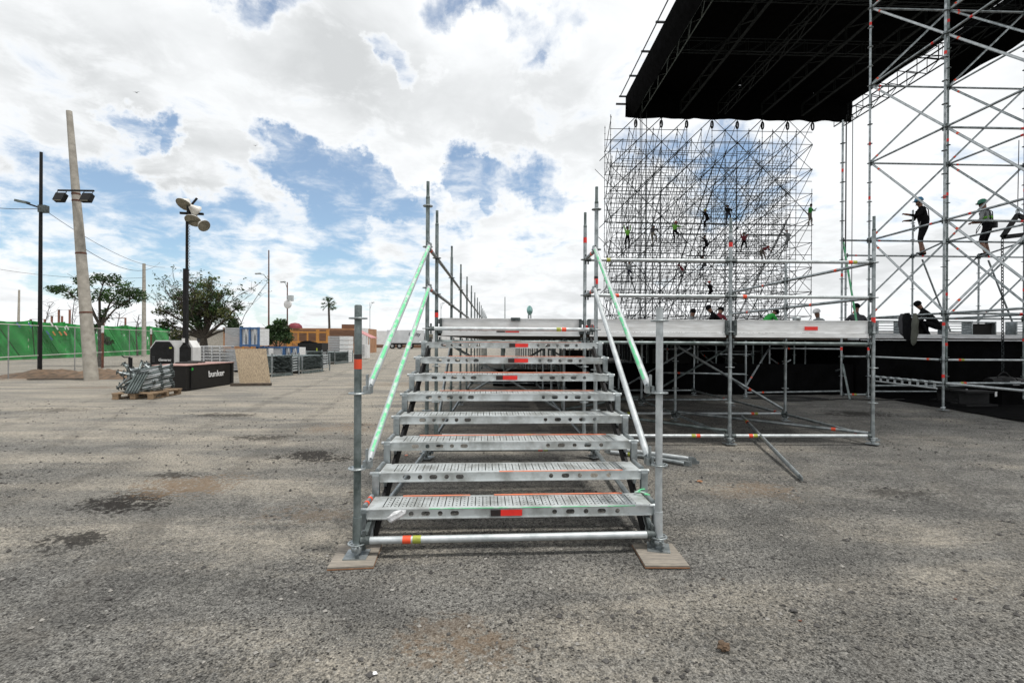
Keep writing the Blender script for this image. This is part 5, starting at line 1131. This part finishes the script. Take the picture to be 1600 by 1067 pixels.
plank_stack(303, 347, 540, 15.6, .9, 'stack of aluminium scaffold planks behind the light tower', 9)
# blue racks loaded with white and grey panels
def blue_rack(px0, px1, ytop, zb, Y, D, lab, split=.5, nb=2):
    x0, x1 = atY(px0, 532, Y).x, atY(px1, 532, Y).x; zt = atY((px0+px1)/2, ytop, Y).z; t = thing('panel_rack', lab, 'rack', ((x0+x1)/2, Y, zb), 'blue racks of deck panels'); w = x1-x0; xs_ = x0+w*split
    if split > .01:
        for k in range(9): h = (zt-zb-.06)/9; build(MB().box(((x0+xs_)/2, Y+D/2, zb+.03+h*(k+.5)), (xs_-x0-.02, D, h*.86)), 'panel', 'slat_grey', t)
    for k in range(nb+1): x = xs_+(x1-xs_)*k/nb; build(MB().box((x, Y, (zb+zt)/2), (.07,.09,zt-zb)), 'upright', 'blue_steel', t)
    for z in (zb+.07, zt-.05): build(MB().box(((xs_+x1)/2, Y, z), (x1-xs_+.08, .10, .08)), 'rail', 'blue_steel', t)
    for k in range(nb*2): x = xs_+(x1-xs_)*(k+.5)/(nb*2); build(MB().box((x, Y+D/2, (zb+zt)/2), ((x1-xs_)/(nb*2)*.62, D*.9, zt-zb-.12)), 'panel', 'white_panel', t)
    for dx in (.03, .97): build(MB().box((x0+w*dx, Y+D*.5, zb-.0), (.08,.08,.08) if zb > .2 else (.1, D, .1)), 'foot', 'blue_steel', t)
blue_rack(351, 404, 511, 1.12, 18.0, 1.1, 'blue rack of white panels stacked on top of another rack', .48, 2)
blue_rack(352, 398, 545, .05, 18.0, 1.1, 'lower blue rack partly hidden by the plywood sheet', .55, 2)
blue_rack(402, 443, 541, .05, 19.5, 1.0, 'blue rack of white panels behind the tube crate', .0, 1)
blue_rack(445, 466, 541, .05, 19.8, 1.0, 'narrow blue rack next to the black bin', .0, 2)
# crates of scaffold tubes
def tube_rack(px0, px1, pyb0, pyb1, ytop, lab, seed, both=True):
    c0, c1 = G(px0, pyb0), G(px1, pyb1); d_ = c1-c0; d_.z = 0; L = d_.length; d_ /= L; nr = Vector((-d_.y, d_.x, 0)); D = 1.25; zt = atY(px0, ytop, c0.y).z; q = random.Random(seed)
    t = thing('tube_crate', lab, 'crate', c0+d_*L/2, 'crates of scaffold tubes')
    wd = L*.72
    for u in (0, wd, L):
        for v in (0, D) if u != L else (0,): build(MB().box(c0+d_*u+nr*v+Vector((0,0,zt/2)), (.05,.05,zt+.04)), 'upright', 'galv', t)
    build(MB().beam(c0+Vector((0,0,.09)), c0+d_*wd+Vector((0,0,.09)), .06, .06).beam(c0+d_*.0+Vector((0,0,.03)), c0+d_*wd+Vector((0,0,.03)), .12, .06), 'base_rail', 'galv_old', t); build(MB().beam(c0+nr*D+Vector((0,0,.09)), c0+d_*wd+nr*D+Vector((0,0,.09)), .06, .06), 'base_rail', 'galv_old', t)
    mb = MB(); r = .027; nrow = int((zt-.14)/(2*r)); ncol = int((wd-.1)/(2*r))
    for k in range(nrow):
        for c in range(ncol):
            p = c0+d_*(.06+(c+.5+(k % 2)*.3)*2*r)+Vector((0,0,.14+r+k*2*r*.97))+nr*q.uniform(-.08,.06); e = p+nr*(D+q.uniform(-.1,.1)); x_, y_, dd = frame(e-p); mb.tube(p, e, r*.93, n=7, mi=0, cap=False)
            vs = [e+x_*(math.cos(2*math.pi*j/7)*r*.93)+y_*(math.sin(2*math.pi*j/7)*r*.93) for j in range(7)]; mb.add(vs, [tuple(range(7))], 1)
    o = build(mb, 'tube_bundle', ['galv_old', 'cast_iron'], kind='stuff', label='dense bundle of tube ends in the '+{0:'crate beside the plywood', 1:'crate second from the plywood', 2:'crate nearest the white cabinet', 3:'crate behind the others'}[seed], cat='tubes')
    # the side of the bundle: ledgers laid along the other way
    mb = MB()
    for k in range(nrow//2):
        p = c0+d_*(wd+.05)+Vector((0,0,.18+k*4*r)); mb.tube(p-nr*.05, p+nr*(D*.98)+d_*.04, r, n=7)
        mb.tube(c0+d_*(wd+.10)+Vector((0,0,.18+k*4*r)), c0+d_*L+nr*.1+Vector((0,0,.18+k*4*r)), r, n=7)
    build(mb, 'side_tubes', 'galv_light', t)
tube_rack(425, 467, 589, 585, 553, 'crate of galvanised tubes standing beside the plywood sheet', 0)
tube_rack(472, 515, 584, 579, 555, 'crate of galvanised tubes, second from the plywood sheet', 1)
tube_rack(523, 551, 569, 566, 549, 'crate of galvanised tubes nearest the white cabinet', 2)
tube_rack(478, 512, 573, 570, 548, 'low crate of galvanised tubes behind the others', 3)
# black bin, grey slatted crate, pipes
Y = 24; xa, xb = atY(465, 532, Y).x, atY(503, 532, Y).x; zt = atY(480, 536, Y).z; bn = thing('black_bin', 'long black bin heaped with bags behind the tube crates', 'bin', ((xa+xb)/2, Y, 0))
build(MB().box(((xa+xb)/2, Y+.5, zt/2), (xb-xa, 1, zt)), 'body', 'black_box', bn); build(lump(((xa+xb)/2-.3, Y+.5, zt), ((xb-xa)*.36, .4, .12), 1.1, 3, .35), 'bags', 'black_cloth', bn); build(MB().box((xb-.28, Y-.01, zt*.7), (.06,.02,.2)), 'sticker', 'hat_lime', bn)
Y = 28; xa, xb = atY(512, 532, Y).x, atY(545, 532, Y).x; zt = atY(530, 525, Y).z; cr = thing('slatted_crate', 'tall grey slatted crate in front of the orange gate', 'crate', ((xa+xb)/2, Y, 0)); xm = xa+(xb-xa)*.55
for k in range(11): h = zt/11; build(MB().box(((xa+xm)/2, Y+.5, h*(k+.5)), (xm-xa-.03, 1, h*.84)), 'slat', 'slat_grey', cr)
for k in range(6): h = zt/6; build(MB().box(((xb+xm)/2, Y+.5, h*(k+.5)), (xb-xm-.02, 1.0, h*.9)), 'slat', 'white_panel', cr)

# ------------------------------------------------------------------ loose things on the ground
def lying(p, q_, lab, m='galv', tp=None):
    p, q_ = Vector(p), Vector(q_); t = thing('loose_tube', lab, 'tube', (p+q_)/2); o = link('tube', tube_mesh((q_-p).length, m, 12), t, along(p, q_))
    for e, dirv in ((p, (p-q_).normalized()), (q_, (q_-p).normalized())): build(MB().beam(e-dirv*.03, e+dirv*.06, .014, .05).beam(e+dirv*.03, e+dirv*.085, .012, .035), 'end_plate', 'galv', t)
    if tp is not None: tapes(o, p, q_, tp, ('yellow_tape', 'orange_tape', 'black_tape'))
    return t
a, b = G(1160, 670), G(1250, 750); lying(a+Vector((0,0,.20)), b+Vector((0,0,.035)), 'loose diagonal scaffold tube propped on the ground ledger, one end in the open yard', 'galv', .35)
a, b = G(958, 713), G(1084, 727); lying(a+Vector((0,.12,.03)), b+Vector((.0,.06,.03)), 'loose tube lying beside the stairs, the one farther from them', 'galv_light', .25)
lying(a+Vector((.25,-.02,.03)), b+Vector((-.12,-.02,.03)), 'loose tube lying beside the stairs, the one tucked against the lower treads', 'galv', None)
lying(a+Vector((.15,.05,.075)), b+Vector((-.05,.03,.075)), 'loose tube lying on top of the two tubes beside the stairs', 'galv_light', None)
c = G(1130, 1015); build(lump((c.x, c.y, .018), (.026,.022,.018), 4.4, 3, .7), 'earth_clod', 'soil', label='dark brown clod of earth on the open asphalt', cat='clod')
for i, (px, py, s, m, lab) in enumerate(((1045,1050,.012,'stone_dark','small dark stone lying just beside the clod of earth'), (585,1053,.014,'print_white','small white stone in the foreground asphalt'), (1093,753,.03,'ply_edge','small brown chip of wood near the loose tubes'), (1493,936,.009,'rust','tiny rust coloured scrap on the asphalt far from the stairs'), (1250,970,.010,'rust','tiny scrap of dull red tape on the asphalt'), (635,712,.022,'salmon_paint','scrap of orange tape under the treads'), (1130,905,.012,'deck_wood','thin splinter of wood on the asphalt'), (1240,955,.022,'stone_dark','dark pebble pair lying beside the dull red scrap'), (548,770,.02,'deck_wood','dark splinter near the front stair post'))):
    c = G(px, py); build(lump((c.x, c.y, s*.35), (s*1.0, s*.6, s*.3), i*1.3, 2, .5), ['pebble','pebble','wood_chip','tape_scrap','tape_scrap','tape_scrap','wood_chip','pebble','wood_chip'][i], m, label=lab, cat=['stone','stone','wood chip','scrap','scrap','scrap','wood chip','stone','wood chip'][i])
q = random.Random(9); pts = []; c = G(1235, 624)
for k in range(70): t = k*.42; pts.append((c.x+(.75+.25*math.sin(t*.37))*math.cos(t)+.05*q.random(), c.y+(.35+.1*math.cos(t*.6))*math.sin(t), .02+.004*(k % 5)))
pts += [(c.x+1.0+.25*k, c.y-.1+.12*math.sin(k), .015) for k in range(9)]
build(MB().path(pts, .014, 5), 'cable_coil', 'cable', label='tangled black cable on the ground under the platform', cat='cable')
c = G(120, 640)
for i, (px, py, s) in enumerate(((213,145,.5), (399,228,.4), (694,256,.35), (640,440,.3))):
    c = atY(px, py, 60); w = MB(); w.add([c+Vector((-s,0,.12*s)), c+Vector((-.1*s,-.1*s,.05)), c+Vector((-.1*s,.12*s,.05)), c+Vector((s,0,.3*s)), c+Vector((.1*s,-.1*s,.05)), c+Vector((.1*s,.12*s,.05))], [(0,1,2), (3,5,4)])
    w.lathe([(0,-.45*s), (.07*s,-.25*s), (.09*s,0), (.06*s,.3*s), (0,.42*s)], c=c, axis=(.2,1,.1), n=6)
    build(w, 'bird', 'cl_charcoal', label=['dark bird gliding below the grey cloud bank', 'dark bird flying over the blue gap', 'dark bird flying above the stair posts', 'small dark bird flying low over the platform rail'][i], cat='bird')

# ------------------------------------------------------------------ people: skinned skeletons posed by two-bone reach
def reach(a, b, l1, l2, hint):
    a, b = Vector(a), Vector(b); d = b-a; D = min(d.length, (l1+l2)*.995); d.normalize(); x = (l1*l1-l2*l2+D*D)/(2*D); h = math.sqrt(max(0, l1*l1-x*x))
    s = Vector(hint) - d*Vector(hint).dot(d); s.normalize(); return a+d*x+s*h, a+d*D
PEOPLE = []
def person(label, foot, face, pose, top, legs, hat=None, vest=None, detail=False, bare_leg=False, skinny=1.0):
    """pose: pelvis, chest and head offsets plus hand and foot targets, all in metres from the ground point, +Y forward"""
    P_ = dict(pelvis=(0,0,.96), chest=(0,.02,1.34), head=(0,.05,1.61), lh=(-.25,.15,.85), rh=(.25,.15,.85), lf=(-.1,0,.07), rf=(.1,0,.07), kn=(0,1,.1), el=(0,-1,-.3)); P_.update(pose)
    pel, che, hd = (Vector(P_[k]) for k in ('pelvis', 'chest', 'head')); up = (che-pel).normalized(); right = Vector((1,0,0))
    V_ = []; E_ = []; Rd = []; K = []
    def v(p, r, k, par=None):
        V_.append(Vector(p)); Rd.append(r*skinny if k != 'skin' else r); K.append(k)
        if par is not None: E_.append((par, len(V_)-1))
        return len(V_)-1
    i0 = v(pel, .125, 'legs'); i1 = v(pel+(che-pel)*.45, .125, 'top', i0); i2 = v(che, .145, 'top', i1); nk = che+(hd-che)*.52; i3 = v(che+(nk-che)*.75, .07, 'top', i2); i4 = v(nk, .052, 'skin', i3)
    hu = (hd-nk).normalized(); i5 = v(hd-hu*.03, .083, 'skin', i4); v(hd+hu*.06, .088, 'skin', i5)
    if detail: v(hd-hu*.02+Vector((0,.105,0)), .016, 'skin', i5)
    for s, hk in ((-1, 'lh'), (1, 'rh')):
        sh = che+right*s*.175+up*.045; hand = Vector(P_[hk]); el, hand = reach(sh, hand, .29, .27, Vector(P_['el'])+right*s*.6)
        a = v(sh, .062, 'top', i2); b = v(el, .047, 'top', a); m = v(el+(hand-el)*.5, .04, 'arm', b); w = v(hand, .031, 'skin', m); hdv = (hand-el).normalized(); pl_ = v(hand+hdv*.055, .036, 'skin', w)
        if detail:
            sd_ = hdv.cross(Vector((0,0,1))).normalized()
            for f in range(4): k = v(hand+hdv*.115+sd_*(f-1.5)*.021, .0095, 'skin', pl_); v(hand+hdv*(.145-.012*abs(f-1.3))+sd_*(f-1.5)*.020+Vector((0,0,-.03)), .0085, 'skin', k)
            v(hand+hdv*.07-sd_*s*.06, .010, 'skin', pl_)
        else: v(hand+hdv*.11, .026, 'skin', pl_)
    for s, fk in ((-1, 'lf'), (1, 'rf')):
        hp = pel+right*s*.095-up*.06; ft = Vector(P_[fk]); kn, ft = reach(hp, ft, .43, .43, Vector(P_['kn'])+right*s*.15)
        a = v(hp, .092, 'legs', i0); b = v(kn, .066, 'legs', a); m = v(kn+(ft-kn)*.4, .055, 'skin' if bare_leg else 'legs', b); w = v(ft, .042, 'skin' if bare_leg else 'legs', m); k = v(ft+Vector((0,.0,-.01)), .050, 'boot', w); v(ft+Vector((s*.02,.15,-.035)), .042, 'boot', k)
    me = bpy.data.meshes.new('skeleton'); me.from_pydata(V_, E_, []); o = bpy.data.objects.new('skeleton', me); COL.objects.link(o)
    o.modifiers.new('skin', 'SKIN'); sv = me.skin_vertices[0].data
    for i, d in enumerate(sv): d.radius = (Rd[i], Rd[i]); d.use_root = (i == 0)
    ss = o.modifiers.new('sub', 'SUBSURF'); ss.levels = 2 if detail else 1; ss.render_levels = ss.levels
    PEOPLE.append((o, label, Vector(foot), face, V_, E_, Rd, K, top, legs, hat, vest, hd, hu, che, pel, up, detail))
climb = dict(pelvis=(0,-.12,.92), chest=(0,.0,1.30), head=(0,.06,1.56), lh=(-.22,.38,1.55), rh=(.25,.36,1.3), lf=(-.12,.08,.06), rf=(.13,.12,.34))
armsup = dict(lh=(-.25,.2,1.95), rh=(.28,.22,1.9), lf=(-.17,0,.07), rf=(.17,.05,.07), head=(0,.0,1.62))
leanp = dict(pelvis=(.05,-.28,.85), chest=(0,-.06,1.22), head=(0,.08,1.47), lh=(-.15,.4,1.6), rh=(.2,.42,1.2), lf=(-.12,.22,.06), rf=(.16,.2,.3))
bent = dict(pelvis=(0,-.22,.86), chest=(0,.18,1.12), head=(0,.42,1.22), lh=(-.2,.5,.75), rh=(.25,.55,.9), lf=(-.14,.0,.07), rf=(.14,.1,.07))
sit = dict(pelvis=(0,0,.16), chest=(0,.07,.55), head=(0,.14,.83), lh=(-.25,.38,.35), rh=(.24,.38,.4), lf=(-.16,.62,.07), rf=(.17,.58,.07), kn=(0,.3,1))
squat = dict(pelvis=(0,-.1,.36), chest=(0,.14,.72), head=(0,.3,.95), lh=(-.2,.5,.4), rh=(.22,.52,.45), lf=(-.16,.08,.07), rf=(.17,.14,.07), kn=(0,1,.5))
hangl = dict(pelvis=(0,-.2,.82), chest=(0,-.08,1.2), head=(0,.0,1.46), lh=(-.2,.3,1.75), rh=(.22,.34,1.5), lf=(-.18,.15,.06), rf=(.2,.1,.45))
work1 = dict(pelvis=(0,-.01,.965), chest=(0,.05,1.35), head=(0,.11,1.62), lh=(-.05,.44,1.26), rh=(.09,.40,1.10), lf=(-.10,.10,.07), rf=(.10,-.08,.07), el=(0,-.4,-1))
work2 = dict(pelvis=(0,0,.955), chest=(0,.05,1.33), head=(-.04,.10,1.60), lh=(-.12,.30,1.08), rh=(.14,.32,1.10), lf=(-.19,-.02,.07), rf=(.20,.03,.07), el=(0,-.4,-1))
FW = 34.58
def far(px, py, *a, **k): person(a[0], atY(px, py, FW), *a[1:], **k)
N_, S_, E_, W_ = 0., math.pi, -math.pi/2, math.pi/2
far(980.5, 388, 'climber with both arms raised in a lime vest over black clothes', N_, armsup, 'cl_hivis', 'cl_black', None)
far(1021, 383, 'climber in dark grey leaning back between the two lime vested climbers', R(-40), leanp, 'cl_charcoal', 'cl_khaki', None)
far(1055, 379, 'climber in a lime vest wearing a red helmet', R(-50), climb, 'cl_hivis', 'cl_black', 'hat_red')
far(1103, 359.5, 'climber all in black wearing a lime helmet', R(30), climb, 'cl_black', 'cl_black', 'hat_lime')
far(1137, 351, 'climber in black high behind the front guard rail post', R(-30), leanp, 'cl_black', 'cl_navy', None)
far(1102, 400, 'climber all in black standing just above the bareheaded stooping climber', R(40), climb, 'cl_black', 'cl_black', None)
far(1098, 430, 'climber in black with one arm raised behind the top guard rail', R(30), hangl, 'cl_black', 'cl_charcoal', None)
far(1067, 432, 'climber in a maroon top and pale trousers crouching on the scaffold', R(60), dict(squat, lh=(-.2,.45,.9), rh=(.2,.45,.8)), 'cl_maroon', 'cl_grey', None)
far(1109, 472, 'climber in black with an orange red helmet low on the scaffold', R(20), climb, 'cl_black', 'cl_black', 'hat_red')
far(1162, 394, 'climber in black and maroon hanging by a white strap', R(-20), hangl, 'cl_maroon', 'cl_black', None)
far(1193, 409, 'climber in a red top bending forward in pale trousers', R(-70), bent, 'cl_maroon', 'cl_khaki', 'hat_red')
far(1230, 391, 'climber in pale grey clothes standing high on the scaffold', N_, climb, 'cl_grey', 'cl_grey', 'hat_white')
far(1265, 352.6, 'climber in a bright green top at the outer edge of the scaffold', R(-150), work1, 'cl_green', 'cl_khaki', None)
far(983.5, 441, 'climber in navy trousers and a pale vest low on the scaffold', R(-30), climb, 'cl_grey', 'cl_navy', None)
def deckp(px, Y, label, face, pose, top, legs, hat=None, z=1.60): p = atY(px, 500, Y); p.z = z; person(label, p, face, pose, top, legs, hat)
deckp(1076, 12.3, 'person in a pale shirt sitting on the deck behind the edge panel', R(-120), sit, 'cl_grey', 'cl_charcoal', None)
deckp(1123, 12.0, 'person in black squatting on the deck beside the front guard rail post', R(70), squat, 'cl_black', 'cl_black', None)
deckp(1118, 12.9, 'person in dark maroon squatting behind the one in black', R(-60), squat, 'cl_maroon', 'cl_black', None)
deckp(1196, 12.4, 'person in a bright green shirt squatting beside the blue crate', R(-90), dict(squat, head=(0,.34,.86)), 'cl_green', 'cl_charcoal', None)
deckp(1282, 12.3, 'person in a grey shirt and white cap sitting on the deck', R(100), sit, 'cl_grey', 'cl_charcoal', 'hat_white')
deckp(1341, 10.3, 'person in a dark grey hoodie sitting at the stage corner near the tower', R(-10), dict(sit, head=(0,.12,.86)), 'cl_charcoal', 'cl_black', None, 1.63)
deckp(1455, 10.2, 'person in black crouching on the stage edge behind the hung jacket', R(60), squat, 'cl_black', 'cl_black', None, 1.63)
p = atY(1443, 386, Y3); p.z = 4.125; person('worker in black with a blue helmet standing on the tower rail', p, R(72), work1, 'cl_black', 'cl_black', 'hat_blue', None, True, True)
p = atY(1543, 388, Y3); p.z = 4.125; person('worker in grey and lime vest with a green helmet standing on the tower rail', p, R(25), work2, 'cl_grey', 'cl_black', 'hat_green', 'cl_hivis', True, True)
bpy.context.view_layer.update(); dg_ = bpy.context.evaluated_depsgraph_get()
for (o, label, foot, face, V_, E_, Rd, K, top, legs, hat, vest, hd, hu, che, pel, up, detail) in PEOPLE:
    me = bpy.data.meshes.new_from_object(o.evaluated_get(dg_)); me.name = 'body'
    names = ['skin', top, legs, 'cl_black']; me.materials.clear()
    for n in names: me.materials.append(MATS[n])
    cls = {'skin': 0, 'top': 1, 'legs': 2, 'boot': 3, 'arm': 1 if not detail or top == 'cl_black' else 0}
    segs = [(V_[a], V_[b], Rd[a], Rd[b], K[a], K[b]) for a, b in E_]
    for p in me.polygons:
        c = p.center; best = None
        for a, b, ra, rb, ka, kb in segs:
            ab = b-a; t = max(0, min(1, (c-a).dot(ab)/max(1e-9, ab.length_squared))); dd = (c-(a+ab*t)).length-(ra+(rb-ra)*t)
            if best is None or dd < best[0]: best = (dd, ka if t < .5 else kb)
        p.material_index = cls[best[1]]; p.use_smooth = True
    r = thing('person', label, 'person', foot, None, face); M = WM[r.name]; link('body', me, r, M)
    hc = hd+hu*.045
    if hat:
        h = build(MB().lathe([(.112,-.01), (.118,.01), (.11,.06), (.08,.105), (.03,.125), (0,.128)], c=hc, axis=hu, n=16), 'helmet', hat, r, M)
        mb = MB(); mb.add([hc+Vector((x*.11, .085+.0*abs(x), .0)) for x in (-1,-.4,.4,1)] + [hc+Vector((x*.09, .165-.03*abs(x), -.012)) for x in (-1,-.4,.4,1)] + [hc+Vector((x*.11, .085, -.008)) for x in (-1,-.4,.4,1)] + [hc+Vector((x*.09, .165-.03*abs(x), -.02)) for x in (-1,-.4,.4,1)], [(0,1,5,4), (1,2,6,5), (2,3,7,6), (9,8,12,13), (10,9,13,14), (11,10,14,15), (4,5,13,12), (5,6,14,13), (6,7,15,14)]); build(mb, 'brim', hat, h, M)
        if detail: build(MB().path([hc+Vector((-.10,0,0)), hc+Vector((-.075,.05,-.12)), hc+Vector((.075,.05,-.12)), hc+Vector((.10,0,0))], .008, 5), 'chin_strap', 'cl_black', h, M)
    else: build(MB().lathe([(.088,-.05), (.098,0), (.088,.05), (.05,.085), (0,.095)], c=hc-Vector((0,.015,.0)), axis=hu, n=12), 'hair', 'cl_black', r, M)
    if detail:      # harness belt, tool pouch, lanyard, eyes
        bl = build(MB().lathe([(.128,-.03), (.136,0), (.128,.03)], c=pel+up*.05, axis=up, n=18), 'belt', 'cl_black', r, M)
        build(MB().box(pel+Vector((.17,-.08,.0)), (.10,.16,.18)), 'tool_pouch', 'cl_charcoal', bl, M); build(MB().path([pel+Vector((-.1,.13,.05)), pel+Vector((-.16,.2,-.12)), pel+Vector((-.02,.26,-.22)), pel+Vector((.1,.2,.0))], .012, 5), 'lanyard', 'wire_galv', bl, M)
        for s in (-1, 1): build(MB().lathe([(0,.006), (.012,.002), (.013,-.004)], c=hd+Vector((s*.035,.082,.005)), axis=(0,1,0), n=8), 'eye', 'cl_black', r, M)
        for s in (-1, 1): build(MB().path([pel+up*.08+Vector((s*.08,-.105,0)), che+Vector((s*.09,-.125,.02)), che+Vector((s*.09,-.01,.13)), che+Vector((s*.08,.12,.01)), pel+up*.08+Vector((s*.07,.105,0))], .014, 5), 'harness_strap', 'cl_black', r, M)
    if vest:
        c = pel+(che-pel)*.55; build(MB().lathe([(.128,-.04), (.139,-.035), (.142,.035), (.130,.04)], c=c, axis=up, n=18), 'vest_band', vest, r, M)
    bpy.data.objects.remove(o)
# things beside the people on the deck
c = atY(1219, 500, 12.4); bc = thing('blue_crate', 'pale blue plastic crate on the deck beside the person in green', 'crate', (c.x, c.y, 1.6))
mb = MB(); 
for dx, dy, sx, sy in ((0,-.17,.56,.02), (0,.17,.56,.02), (-.27,0,.02,.36), (.27,0,.02,.36)): mb.box((c.x+dx, c.y+dy, 1.76+.25), (sx, sy, .30))
build(mb, 'side', 'hat_blue', bc); build(MB().box((c.x, c.y, 1.60+.13), (.54,.34,.26)), 'base', 'white_panel', bc)
